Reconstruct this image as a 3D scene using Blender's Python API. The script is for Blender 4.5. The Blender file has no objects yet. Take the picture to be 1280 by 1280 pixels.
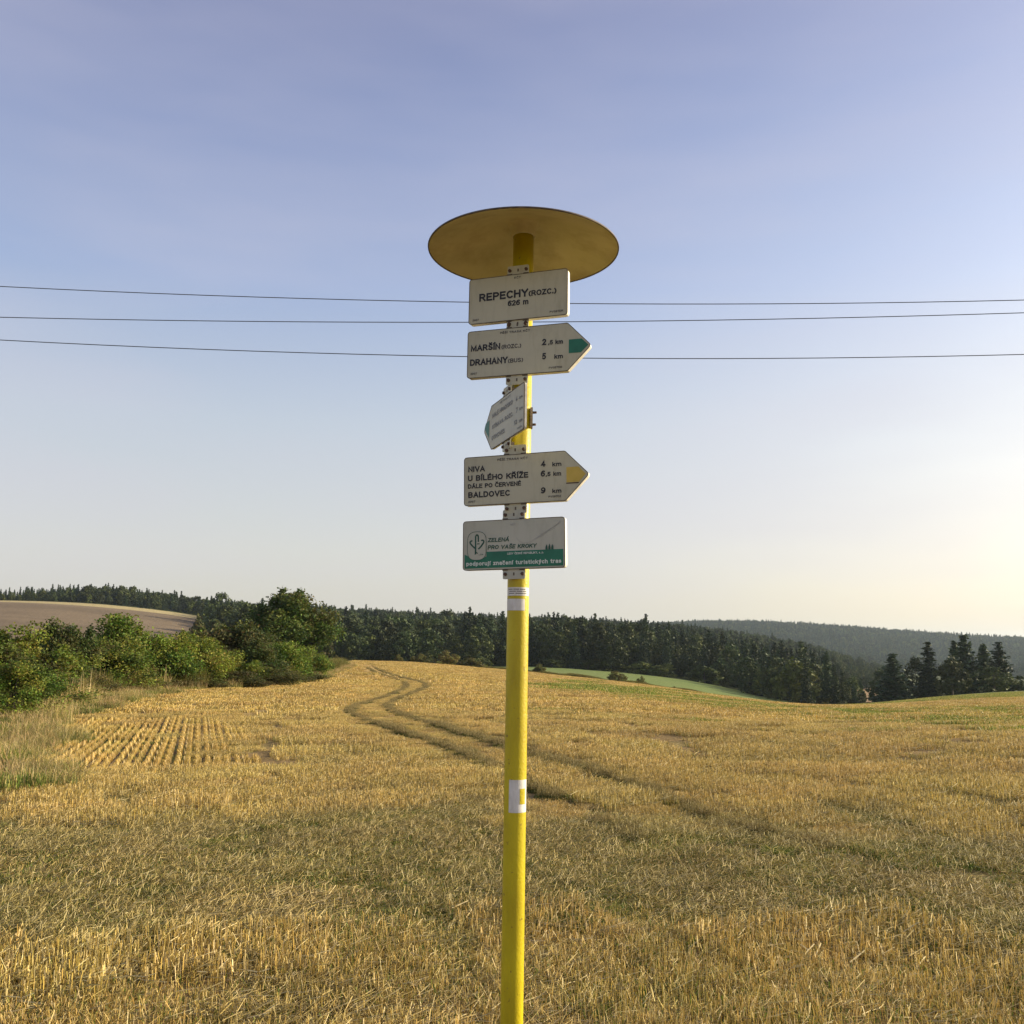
import bpy, bmesh, math, random
import numpy as np
from mathutils import Vector, Matrix

# ------------------------------------------------------------------ camera, sky, sun, exposure
SC = bpy.context.scene
COL = SC.collection
EYE = 1.6
FOC = 1200.0                      # focal length in pixels of a 1280 px wide frame
PITCH = math.atan(175.0 / FOC)    # camera looks slightly up; eye level lies at row 815
cam_data = bpy.data.cameras.new('camera')
cam_data.sensor_fit = 'HORIZONTAL'; cam_data.sensor_width = 36.0
cam_data.lens = 36.0 * FOC / 1280.0
cam_data.clip_start = 0.05; cam_data.clip_end = 20000
cam = bpy.data.objects.new('camera', cam_data); COL.objects.link(cam)
cam.location = (0, 0, EYE); cam.rotation_euler = (math.pi / 2 + PITCH, 0, 0)
SC.camera = cam

SUN_AZ, SUN_EL = math.radians(76), math.radians(19)     # clockwise from the view direction (+Y)
world = bpy.data.worlds.new('World'); SC.world = world; world.use_nodes = True
wn, wl = world.node_tree.nodes, world.node_tree.links
wn.clear()
w_out = wn.new('ShaderNodeOutputWorld'); w_bg = wn.new('ShaderNodeBackground')
w_sky = wn.new('ShaderNodeTexSky'); w_sky.sky_type = 'NISHITA'; w_sky.sun_disc = False
w_sky.sun_elevation = SUN_EL; w_sky.sun_rotation = SUN_AZ
w_sky.altitude = 600; w_sky.air_density = 1.0; w_sky.dust_density = 4.5; w_sky.ozone_density = 2.0
w_bg.inputs['Strength'].default_value = 0.12
# thin cirrus veil, the same all round the sky
w_tc = wn.new('ShaderNodeTexCoord'); w_map = wn.new('ShaderNodeMapping')
w_map.inputs['Scale'].default_value = (1.0, 1.6, 5.0); w_map.inputs['Rotation'].default_value = (0, 0.22, 0.5)
w_no = wn.new('ShaderNodeTexNoise'); w_no.inputs['Scale'].default_value = 1.3
w_no.inputs['Detail'].default_value = 4; w_no.inputs['Roughness'].default_value = 0.5
w_rr = wn.new('ShaderNodeMapRange'); w_rr.inputs['From Min'].default_value = 0.42; w_rr.inputs['From Max'].default_value = 0.85
w_rr.inputs['To Max'].default_value = 0.55
w_tint = wn.new('ShaderNodeMix'); w_tint.data_type = 'RGBA'; w_tint.blend_type = 'MULTIPLY'
w_tint.inputs[0].default_value = 1.0; w_tint.inputs[7].default_value = (1.06, 0.97, 0.99, 1)
w_mix = wn.new('ShaderNodeMix'); w_mix.data_type = 'RGBA'
w_mix.inputs[7].default_value = (3.1, 2.95, 3.4, 1)
wl.new(w_tc.outputs['Generated'], w_map.inputs['Vector']); wl.new(w_map.outputs[0], w_no.inputs['Vector'])
wl.new(w_no.outputs['Fac'], w_rr.inputs['Value']); wl.new(w_rr.outputs[0], w_mix.inputs[0])
wl.new(w_sky.outputs[0], w_tint.inputs[6]); 
# late-summer haze evens the sky out: a soft veil by elevation, laid over the physical sky all round
w_sep = wn.new('ShaderNodeSeparateXYZ'); w_ramp = wn.new('ShaderNodeValToRGB')
wl.new(w_tc.outputs['Generated'], w_sep.inputs[0]); wl.new(w_sep.outputs['Z'], w_ramp.inputs[0])
_re = w_ramp.color_ramp.elements
for p_, c_ in ((0.0, (0.80, 0.73, 0.60)), (0.10, (0.79, 0.75, 0.67)), (0.23, (0.65, 0.69, 0.73)), (0.36, (0.41, 0.50, 0.73)), (0.48, (0.29, 0.355, 0.59)), (0.62, (0.24, 0.255, 0.44)), (1.0, (0.17, 0.19, 0.38))):
    e_ = _re[0] if p_ == 0.0 else _re[-1] if p_ == 1.0 else _re.new(p_)
    e_.position = p_; e_.color = (*c_, 1)
w_sc = wn.new('ShaderNodeVectorMath'); w_sc.operation = 'SCALE'; w_sc.inputs['Scale'].default_value = 4.9
wl.new(w_ramp.outputs[0], w_sc.inputs[0])
w_m2 = wn.new('ShaderNodeMix'); w_m2.data_type = 'RGBA'; w_m2.inputs[0].default_value = 0.66
# the veil glows softly towards the low sun
w_dot = wn.new('ShaderNodeVectorMath'); w_dot.operation = 'DOT_PRODUCT'
w_dot.inputs[1].default_value = (math.sin(SUN_AZ) * math.cos(SUN_EL), math.cos(SUN_AZ) * math.cos(SUN_EL), math.sin(SUN_EL))
w_pos = wn.new('ShaderNodeMath'); w_pos.operation = 'MAXIMUM'; w_pos.inputs[1].default_value = 0.0
w_pow = wn.new('ShaderNodeMath'); w_pow.operation = 'POWER'; w_pow.inputs[1].default_value = 3.0
w_glow = wn.new('ShaderNodeMix'); w_glow.data_type = 'RGBA'; w_glow.inputs[6].default_value = (0.96, 0.96, 0.95, 1); w_glow.inputs[7].default_value = (2.3, 2.1, 1.65, 1)
w_gm = wn.new('ShaderNodeVectorMath'); w_gm.operation = 'MULTIPLY'
wl.new(w_tc.outputs['Generated'], w_dot.inputs[0]); wl.new(w_dot.outputs['Value'], w_pos.inputs[0]); wl.new(w_pos.outputs[0], w_pow.inputs[0])
wl.new(w_pow.outputs[0], w_glow.inputs[0]); wl.new(w_sc.outputs[0], w_gm.inputs[0]); wl.new(w_glow.outputs[2], w_gm.inputs[1])
wl.new(w_tint.outputs[2], w_m2.inputs[6]); wl.new(w_gm.outputs[0], w_m2.inputs[7]); wl.new(w_m2.outputs[2], w_mix.inputs[6])
wl.new(w_mix.outputs[2], w_bg.inputs['Color']); wl.new(w_bg.outputs[0], w_out.inputs[0])

sun_d = bpy.data.lights.new('sun', 'SUN'); sun_d.energy = 4.8; sun_d.angle = math.radians(0.6)
sun_d.color = (1.0, 0.85, 0.58)
sun = bpy.data.objects.new('sun', sun_d); COL.objects.link(sun)
_sd = Vector((math.sin(SUN_AZ) * math.cos(SUN_EL), math.cos(SUN_AZ) * math.cos(SUN_EL), math.sin(SUN_EL)))
sun.rotation_euler = (-_sd).to_track_quat('-Z', 'Y').to_euler()
sun.location = _sd * 60

SC.view_settings.view_transform = 'Standard'; SC.view_settings.look = 'None'
SC.view_settings.gamma = 1.0; SC.view_settings.exposure = 0.85
SC.view_settings.use_curve_mapping = False
SC.render.engine = 'CYCLES'
SC.cycles.use_denoising = True
SC.cycles.max_bounces = 6; SC.cycles.diffuse_bounces = 3; SC.cycles.transparent_max_bounces = 4
SC.cycles.volume_bounces = 1

# ------------------------------------------------------------------ helpers
rng = np.random.default_rng(7)
random.seed(7)

def tag(o, label=None, cat=None, group=None, kind=None):
    if label: o['label'] = label
    if cat: o['category'] = cat
    if group: o['group'] = group
    if kind: o['kind'] = kind
    return o

def empty(name, loc=(0, 0, 0), rz=0.0):
    o = bpy.data.objects.new(name, None); o.empty_display_size = 0.2
    COL.objects.link(o); o.location = loc; o.rotation_euler = (0, 0, rz)
    return o

def link(name, mesh, parent=None, loc=None):
    o = bpy.data.objects.new(name, mesh); COL.objects.link(o)
    if parent: o.parent = parent
    if loc is not None: o.location = loc
    return o

def bm_obj(name, bm, mat, parent=None, smooth=False):
    me = bpy.data.meshes.new(name); bm.to_mesh(me); bm.free()
    me.materials.append(mat)
    if smooth:
        for p in me.polygons: p.use_smooth = True
    return link(name, me, parent)

def mesh_np(name, V, F, C=None, mat=None, smooth=False, midx=None):
    """V (n,3), F (m,k) with k = 3 or 4, C (n,3) vertex colours"""
    me = bpy.data.meshes.new(name)
    V = np.asarray(V, np.float32); F = np.asarray(F, np.int32)
    me.vertices.add(len(V)); me.vertices.foreach_set('co', V.ravel())
    k = F.shape[1]
    me.loops.add(F.size); me.loops.foreach_set('vertex_index', F.ravel())
    me.polygons.add(len(F))
    me.polygons.foreach_set('loop_start', np.arange(0, F.size, k, dtype=np.int32))
    if midx is not None: me.polygons.foreach_set('material_index', np.asarray(midx, np.int32))
    me.polygons.foreach_set('use_smooth', np.full(len(F), smooth))
    me.update(calc_edges=True)
    if C is not None:
        a = me.color_attributes.new('Col', 'FLOAT_COLOR', 'POINT')
        c4 = np.ones((len(V), 4), np.float32); c4[:, :3] = C
        a.data.foreach_set('color', c4.ravel())
    if mat:
        for m in (mat if isinstance(mat, (list, tuple)) else [mat]): me.materials.append(m)
    return me

def quads(name, Q, C, mat, midx=None):
    """Q (n,4,3), C (n,3)"""
    n = len(Q)
    return mesh_np(name, Q.reshape(-1, 3), np.arange(n * 4).reshape(n, 4), np.repeat(C, 4, axis=0), mat, midx=midx)

def smoothstep(a, b, x):
    t = np.clip((x - a) / (b - a), 0, 1); return t * t * (3 - 2 * t)

_perm = np.random.default_rng(3).random((256, 256))
def vnoise(x, y):
    xi = np.floor(x).astype(int); yi = np.floor(y).astype(int); fx = x - xi; fy = y - yi
    fx = fx * fx * (3 - 2 * fx); fy = fy * fy * (3 - 2 * fy)
    g = lambda i, j: _perm[i % 256, j % 256]
    return (g(xi, yi) * (1 - fx) + g(xi + 1, yi) * fx) * (1 - fy) + (g(xi, yi + 1) * (1 - fx) + g(xi + 1, yi + 1) * fx) * fy
def fbm(x, y, o=4):
    s = 0; a = 0.5; t = 0
    for _ in range(o):
        s = s + a * vnoise(x, y); t += a; a *= 0.5; x = x * 2.03 + 17.1; y = y * 2.03 + 5.7
    return s / t

# ------------------------------------------------------------------ materials
def new_mat(name):
    m = bpy.data.materials.new(name); m.use_nodes = True
    n, l = m.node_tree.nodes, m.node_tree.links
    return m, n, l, n['Principled BSDF']

def noise_mat(name, c1, c2, scale=8, rough=0.6, bump=0.0, bscale=60, metal=0.0, spec=0.5, detail=6, lo=0.35, hi=0.65, coord='Object', bdist=0.01):
    m, n, l, b = new_mat(name)
    tc = n.new('ShaderNodeTexCoord'); no = n.new('ShaderNodeTexNoise'); no.inputs['Scale'].default_value = scale
    no.inputs['Detail'].default_value = detail
    cr = n.new('ShaderNodeValToRGB'); cr.color_ramp.elements[0].position = lo; cr.color_ramp.elements[1].position = hi
    cr.color_ramp.elements[0].color = (*c1, 1); cr.color_ramp.elements[1].color = (*c2, 1)
    l.new(tc.outputs[coord], no.inputs['Vector']); l.new(no.outputs['Fac'], cr.inputs[0]); l.new(cr.outputs[0], b.inputs['Base Color'])
    b.inputs['Roughness'].default_value = rough; b.inputs['Metallic'].default_value = metal
    b.inputs['Specular IOR Level'].default_value = spec
    if bump:
        n2 = n.new('ShaderNodeTexNoise'); n2.inputs['Scale'].default_value = bscale; n2.inputs['Detail'].default_value = 4
        bp = n.new('ShaderNodeBump'); bp.inputs['Strength'].default_value = bump; bp.inputs['Distance'].default_value = bdist
        l.new(tc.outputs[coord], n2.inputs['Vector']); l.new(n2.outputs['Fac'], bp.inputs['Height']); l.new(bp.outputs[0], b.inputs['Normal'])
    return m

def leaf_mat(name, trans=0.3, vary=0.35, rough=0.7, tint=(1, 1, 1), hue=(0.482, 0.515)):
    """plant material: the mesh's own leaf colours, varied from plant to plant"""
    m, n, l, b = new_mat(name)
    at = n.new('ShaderNodeAttribute'); at.attribute_name = 'Col'
    oi = n.new('ShaderNodeObjectInfo')
    hs = n.new('ShaderNodeHueSaturation')
    r1 = n.new('ShaderNodeMapRange'); r1.inputs['To Min'].default_value = 1 - vary; r1.inputs['To Max'].default_value = 1 + vary
    r2 = n.new('ShaderNodeMapRange'); r2.inputs['To Min'].default_value = hue[0]; r2.inputs['To Max'].default_value = hue[1]
    ml = n.new('ShaderNodeMath'); ml.operation = 'MULTIPLY'; ml.inputs[1].default_value = 7.31
    fr = n.new('ShaderNodeMath'); fr.operation = 'FRACT'
    l.new(oi.outputs['Random'], r1.inputs['Value']); l.new(r1.outputs[0], hs.inputs['Value'])
    l.new(oi.outputs['Random'], ml.inputs[0]); l.new(ml.outputs[0], fr.inputs[0]); l.new(fr.outputs[0], r2.inputs['Value']); l.new(r2.outputs[0], hs.inputs['Hue'])
    mt = n.new('ShaderNodeMix'); mt.data_type = 'RGBA'; mt.blend_type = 'MULTIPLY'; mt.inputs[0].default_value = 1
    mt.inputs[7].default_value = (*tint, 1)
    l.new(at.outputs['Color'], mt.inputs[6]); l.new(mt.outputs[2], hs.inputs['Color'])
    b.inputs['Roughness'].default_value = rough; b.inputs['Specular IOR Level'].default_value = 0.25
    l.new(hs.outputs[0], b.inputs['Base Color'])
    if trans:
        tr = n.new('ShaderNodeBsdfTranslucent'); mx = n.new('ShaderNodeMixShader'); mx.inputs[0].default_value = trans
        l.new(hs.outputs[0], tr.inputs['Color']); l.new(b.outputs[0], mx.inputs[1]); l.new(tr.outputs[0], mx.inputs[2])
        l.new(mx.outputs[0], n['Material Output'].inputs['Surface'])
    return m

M_leaf = leaf_mat('leaves', 0.28, 0.18, tint=(0.97, 0.99, 0.85))
M_forest = leaf_mat('forest_foliage', 0.10, 0.5, tint=(0.85, 0.92, 0.85))
M_straw = leaf_mat('straw', 0.22, 0.14, 0.6, hue=(0.496, 0.511))
M_grass = leaf_mat('grass_blades', 0.3, 0.2, 0.6)
M_bark = noise_mat('bark', (0.045, 0.035, 0.027), (0.12, 0.1, 0.08), 6, 0.9, 0.5, 20)
M_board = noise_mat('board_enamel', (0.435, 0.42, 0.30), (0.485, 0.47, 0.345), 5, 0.42, 0.05, 40)
M_board_grey = noise_mat('sponsor_board_enamel', (0.415, 0.42, 0.34), (0.465, 0.47, 0.39), 5, 0.4, 0.05, 40)
M_rim = noise_mat('board_edge', (0.62, 0.60, 0.52), (0.78, 0.76, 0.68), 30, 0.45, 0.1, 80, lo=0.3)
M_edge_dark = noise_mat('edge_slot_dark', (0.06, 0.05, 0.04), (0.14, 0.11, 0.08), 60, 0.7)  # dark brown for board outlines, roof rim and slot bars
M_ink = noise_mat('dark_print', (0.012, 0.012, 0.015), (0.025, 0.024, 0.026), 40, 0.5)
M_ink_soft = noise_mat('faded_print', (0.06, 0.058, 0.055), (0.10, 0.095, 0.09), 40, 0.5)
M_ink_mid = noise_mat('washed_out_print', (0.13, 0.13, 0.125), (0.19, 0.19, 0.18), 40, 0.5)
M_ink_sketch = noise_mat('pale_grey_print', (0.33, 0.33, 0.31), (0.40, 0.40, 0.38), 40, 0.5)
M_green_ink = noise_mat('green_print', (0.008, 0.13, 0.075), (0.012, 0.165, 0.095), 30, 0.45)
M_dkgreen_ink = noise_mat('dark_green_print', (0.012, 0.07, 0.045), (0.02, 0.09, 0.06), 30, 0.5)
M_yellow_ink = noise_mat('yellow_print', (0.50, 0.36, 0.05), (0.58, 0.42, 0.07), 30, 0.45)
M_white_ink = noise_mat('white_print', (0.55, 0.62, 0.56), (0.66, 0.70, 0.64), 30, 0.5)
M_rust = noise_mat('rusty_bolt', (0.03, 0.022, 0.016), (0.10, 0.05, 0.03), 90, 0.7, 0.3, 200)
M_clamp = noise_mat('clamp_steel', (0.16, 0.12, 0.08), (0.30, 0.24, 0.17), 50, 0.6, 0.2, 120, metal=0.3)
M_wire = noise_mat('wire_aluminium', (0.06, 0.07, 0.08), (0.10, 0.11, 0.12), 5, 0.6)
M_paper = noise_mat('white_sticker', (0.62, 0.62, 0.60), (0.72, 0.72, 0.70), 30, 0.5)
M_roof_in = noise_mat('roof_underside_paint', (0.48, 0.425, 0.225), (0.56, 0.49, 0.27), 5, 0.55, 0.08, 25, detail=8)
M_roof_out = noise_mat('roof_top_paint', (0.30, 0.30, 0.28), (0.42, 0.41, 0.38), 10, 0.5, 0.1, 40)
M_wood = noise_mat('weathered_pole_wood', (0.10, 0.08, 0.06), (0.2, 0.17, 0.13), 14, 0.9, 0.4, 40)

def grime(m, col, scale, lo, hi, amount):
    n, l = m.node_tree.nodes, m.node_tree.links; b = n['Principled BSDF']
    src = b.inputs['Base Color'].links[0].from_socket
    tc = n.new('ShaderNodeTexCoord'); mp = n.new('ShaderNodeMapping'); mp.inputs['Scale'].default_value = scale
    no = n.new('ShaderNodeTexNoise'); no.inputs['Scale'].default_value = 1; no.inputs['Detail'].default_value = 8; no.inputs['Roughness'].default_value = 0.65
    mr = n.new('ShaderNodeMapRange'); mr.inputs['From Min'].default_value = lo; mr.inputs['From Max'].default_value = hi; mr.inputs['To Max'].default_value = amount
    mx = n.new('ShaderNodeMix'); mx.data_type = 'RGBA'; mx.inputs[7].default_value = (*col, 1)
    l.new(tc.outputs['Object'], mp.inputs[0]); l.new(mp.outputs[0], no.inputs['Vector']); l.new(no.outputs[0], mr.inputs[0]); l.new(mr.outputs[0], mx.inputs[0])
    l.new(src, mx.inputs[6]); l.new(mx.outputs[2], b.inputs['Base Color'])
grime(M_board, (0.20, 0.17, 0.10), (30, 30, 7), 0.5, 0.8, 0.45)
grime(M_board_grey, (0.22, 0.21, 0.15), (30, 30, 7), 0.5, 0.8, 0.4)
grime(M_roof_in, (0.20, 0.12, 0.05), (9, 9, 9), 0.45, 0.75, 0.5)
grime(M_paper, (0.35, 0.32, 0.22), (60, 60, 20), 0.45, 0.7, 0.4)

# yellow pole paint: orange-peel relief, chips and grime
M_pole, _n, _l, _b = new_mat('yellow_pole_paint')
_tc = _n.new('ShaderNodeTexCoord'); _mp = _n.new('ShaderNodeMapping'); _mp.inputs['Scale'].default_value = (1, 1, 0.35)
_n1 = _n.new('ShaderNodeTexNoise'); _n1.inputs['Scale'].default_value = 14; _n1.inputs['Detail'].default_value = 7
_r1 = _n.new('ShaderNodeValToRGB'); _e = _r1.color_ramp.elements
_e[0].position = 0.3; _e[0].color = (0.40, 0.31, 0.004, 1); _e[1].position = 0.68; _e[1].color = (0.56, 0.47, 0.007, 1)
_n2 = _n.new('ShaderNodeTexNoise'); _n2.inputs['Scale'].default_value = 60; _n2.inputs['Detail'].default_value = 5
_r2 = _n.new('ShaderNodeValToRGB'); _r2.color_ramp.elements[0].position = 0.66; _r2.color_ramp.elements[1].position = 0.72
_mx = _n.new('ShaderNodeMix'); _mx.data_type = 'RGBA'; _mx.inputs[7].default_value = (0.22, 0.14, 0.02, 1)
_n3 = _n.new('ShaderNodeTexNoise'); _n3.inputs['Scale'].default_value = 130; _n3.inputs['Detail'].default_value = 3
_bp = _n.new('ShaderNodeBump'); _bp.inputs['Strength'].default_value = 0.28; _bp.inputs['Distance'].default_value = 0.004
_l.new(_tc.outputs['Object'], _mp.inputs[0]); _l.new(_mp.outputs[0], _n1.inputs['Vector']); _l.new(_n1.outputs[0], _r1.inputs[0])
_l.new(_tc.outputs['Object'], _n2.inputs['Vector']); _l.new(_n2.outputs[0], _r2.inputs[0]); _l.new(_r2.outputs[0], _mx.inputs[0])
_l.new(_r1.outputs[0], _mx.inputs[6]); _l.new(_mx.outputs[2], _b.inputs['Base Color'])
_l.new(_tc.outputs['Object'], _n3.inputs['Vector']); _l.new(_n3.outputs[0], _bp.inputs['Height']); _l.new(_bp.outputs[0], _b.inputs['Normal'])
_b.inputs['Roughness'].default_value = 0.42

# ------------------------------------------------------------------ terrain
RR = np.array([8, 20, 40, 80, 120, 150, 190, 230, 280, 350, 500, 650, 800, 1500, 2200, 3500], float)
def flat(r): return 815 + FOC * EYE / r
# columns: picture column at eye level -> the row (1280 frame) at which the ground lies at each distance
TER = {
 -900: [flat(8), 911, 863, 840, 826, 815, 806, 797, 787, 775, 765, 765, 770, 790, 800, 812],
 -300: [flat(8), 911, 863, 840, 824, 814, 804, 795, 784, 768, 751, 752, 758, 785, 800, 812],
    0: [flat(8), 911, 863, 840, 826, 818, 808, 800, 790, 775, 748, 754, 764, 785, 800, 812],
  130: [flat(8), 911, 863, 841, 828, 820, 811, 804, 795, 782, 756, 749, 757, 785, 800, 812],
  250: [flat(8), 911, 863, 842, 830, 824, 816, 810, 803, 793, 770, 765, 768, 785, 800, 812],
  330: [flat(8), 911, 863, 841, 829, 824, 828, 828, 822, 812, 790, 778, 772, 788, 800, 812],
  410: [flat(8), 911, 863, 839, 829, 824.5, 833, 838, 836, 824, 800, 782, 775, 790, 800, 812],
  520: [flat(8), 911, 864, 840, 830, 826, 835, 840, 838, 828, 804, 787, 782, 795, 800, 812],
  640: [flat(8), 911, 867, 848, 841, 838, 839, 834, 831, 825, 803, 790, 787, 800, 800, 812],
  730: [flat(8), 912, 870, 854, 848, 847, 847, 840, 836, 829, 806, 793, 790, 800, 795, 812],
  820: [flat(8), 912, 874, 861, 858, 858, 858, 848, 843, 836, 811, 797, 794, 806, 783, 812],
  900: [flat(8), 913, 879, 870, 869, 870, 871, 860, 854, 846, 820, 804, 800, 812, 779, 812],
  960: [flat(8), 914, 883, 879, 879.5, 880, 882, 879, 876, 866, 838, 818, 810, 820, 779, 812],
 1060: [flat(8), 915, 886, 884, 884, 884.5, 886, 886, 884, 874, 852, 835, 826, 835, 786, 812],
 1150: [flat(8), 914, 885, 879, 875, 872, 870, 871, 876, 878, 872, 862, 852, 842, 794, 812],
 1280: [flat(8), 913, 883, 874, 868, 864.5, 862, 863, 868, 876, 876, 868, 858, 846, 804, 812],
 1600: [flat(8), 912, 880, 868, 862, 858, 857, 860, 866, 872, 872, 866, 858, 846, 808, 812],
 2300: [flat(8), 911, 863, 842, 836, 832, 830, 828, 826, 824, 822, 820, 818, 816, 812, 812]}
def px_az(px): return math.atan((px - 640) / (FOC * math.cos(PITCH) + 25))
def slope_of(py): return math.tan(PITCH + math.atan((640 - py) / FOC))   # rise over run (centre column)
_cols = sorted(TER); _az = np.array([px_az(c) for c in _cols])
_T = np.array([[slope_of(py) for py in TER[c]] for c in _cols])           # tan of elevation
# off-axis columns: the same row lies lower in elevation by cos(azimuth)
_T = _T * np.cos(_az)[:, None] + 0 * _T
for i, c in enumerate(_cols):
    _T[i, 0] = -EYE / RR[0]                                               # level ground by the camera
    if c in (-900, -300, 0, 130, 250, 330, 410, 520): _T[i, 1] = -EYE / RR[1]
    if c in (-900, -300, 0, 130, 250, 330): _T[i, 2] = -EYE / RR[2]
NA, NR = 721, 500
AZG = np.linspace(-math.pi, math.pi, NA)
LRG = np.linspace(math.log(8), math.log(6500), NR)
_tmp = np.stack([np.interp(AZG, _az, _T[:, j]) for j in range(len(RR))], 1)
_Z = np.stack([np.interp(LRG, np.log(RR), EYE + RR * _tmp[k]) for k in range(NA)], 0)
def _gauss(a, s, axis):
    k = np.arange(-int(3 * s), int(3 * s) + 1); w = np.exp(-k * k / (2 * s * s)); w /= w.sum()
    p = [(0, 0), (0, 0)]; p[axis] = (len(k) // 2,) * 2
    return np.apply_along_axis(lambda v: np.convolve(v, w, 'valid'), axis, np.pad(a, p, mode='edge'))
_Z = _gauss(_gauss(_Z, 4, 0), 5, 1)
def height(x, y):
    x = np.asarray(x, float); y = np.asarray(y, float)
    r = np.hypot(x, y); a = np.arctan2(x, y)
    fa = (a + math.pi) / (2 * math.pi) * (NA - 1); fr = (np.log(np.maximum(r, 8.001)) - LRG[0]) / (LRG[1] - LRG[0])
    ia = np.clip(fa.astype(int), 0, NA - 2); ir = np.clip(fr.astype(int), 0, NR - 2)
    ta = fa - ia; tr = np.clip(fr - ir, 0, 1)
    z = (_Z[ia, ir] * (1 - tr) + _Z[ia, ir + 1] * tr) * (1 - ta) + (_Z[ia + 1, ir] * (1 - tr) + _Z[ia + 1, ir + 1] * tr) * ta
    z = np.where(r < 8, _Z[ia, 0] * (1 - ta) + _Z[ia + 1, 0] * ta, z) * smoothstep(2, 10, r)
    return z + (fbm(x * 0.9, y * 0.9, 3) - 0.5) * 0.07 + (fbm(x * 0.13 + 9, y * 0.13, 2) - 0.5) * 0.10 * smoothstep(6, 25, r)

def project(x, y, z):
    dz = z - EYE; c, s = math.cos(PITCH), math.sin(PITCH)
    d = y * c + dz * s; u = -y * s + dz * c
    d = np.where(d < 0.05, 0.05, d)
    return 640 + FOC * x / d, 640 - FOC * u / d

def ray(px, py):
    x = (px - 640) / FOC; u = -(py - 640) / FOC; c, s = math.cos(PITCH), math.sin(PITCH)
    d = np.array([x, c - u * s, s + u * c]); return d / np.hypot(d[0], d[1])
def hit(px, py, rmax=900):
    """where a line of sight first meets the ground"""
    d = ray(px, py); r = np.geomspace(2.5, rmax, 4000)
    z = height(d[0] * r, d[1] * r); k = np.nonzero(EYE + d[2] * r <= z)[0]
    R = r[k[0]] if len(k) else rmax
    return float(d[0] * R), float(d[1] * R), R
def at(px, r):
    """ground point at distance r in the direction of a picture column"""
    a = px_az(px); x, y = r * math.sin(a), r * math.cos(a)
    return Vector((x, y, float(height(x, y))))

def world_line(pts, rounds=0):
    P = np.array([hit(*p)[:2] for p in pts])
    for _ in range(rounds):                       # corner cutting: wheels run in smooth curves
        P = np.vstack([P[:1], np.stack([P[:-1] * .75 + P[1:] * .25, P[:-1] * .25 + P[1:] * .75], 1).reshape(-1, 2), P[-1:]])
    return P
TRACKS = [world_line([(1290, 1150), (1180, 1100), (1060, 1064), (960, 1046), (880, 1021), (800, 986), (740, 965), (660, 942), (590, 922), (530, 903), (497, 893), (484, 885), (492, 876), (520, 866), (536, 858), (520, 851), (497, 846), (475, 838), (464, 831)], 2),
          world_line([(960, 1130), (840, 1070), (770, 1036), (720, 1009), (660, 985), (630, 967), (575, 940), (500, 915), (450, 898), (434, 888), (450, 880), (490, 870), (512, 857), (497, 849), (470, 841), (456, 832)], 2)]
PATH = [world_line([(412, 830), (420, 843), (425, 850), (400, 857), (345, 866), (270, 872)])]
def seg_dist(x, y, P):
    d = np.full(x.shape, 1e9)
    for (x0, y0), (x1, y1) in zip(P[:-1], P[1:]):
        dx, dy = x1 - x0, y1 - y0; t = np.clip(((x - x0) * dx + (y - y0) * dy) / (dx * dx + dy * dy + 1e-9), 0, 1)
        d = np.minimum(d, np.hypot(x - x0 - t * dx, y - y0 - t * dy))
    return d
def track_mask(x, y):
    r = np.hypot(x, y)
    w = 0.10 + 0.0009 * r
    m = 0
    for P in TRACKS:
        d = seg_dist(x, y, P) + (fbm(x * 1.2, y * 1.2, 2) - 0.5) * 0.10
        m = np.maximum(m, (1 - smoothstep(w * 0.6, w * 1.5, d)))
    return m * (0.45 + 0.55 * smoothstep(0.3, 0.6, fbm(x * 0.8 + 4, y * 0.8, 2))) * smoothstep(5.5, 9, r)

# the hedge runs along this line; everything to its left is bank, plough-land and wood
HEDGE = world_line([(-400, 940), (-150, 905), (0, 890), (60, 878), (110, 870), (200, 864), (300, 858), (345, 854), (380, 849), (402, 842)])
HEDGE = np.vstack([HEDGE, [[-17.5, 100], [-24, 150]]])
VERGE = world_line([(-500, 1030), (-150, 1010), (0, 992), (35, 962), (70, 925), (92, 892), (130, 880), (200, 867)])
def side(x, y, P):
    """signed x distance: negative = left of the polyline seen from the camera"""
    o = np.argsort(P[:, 1]); return x - np.interp(y, P[o, 1], P[o, 0])

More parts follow.
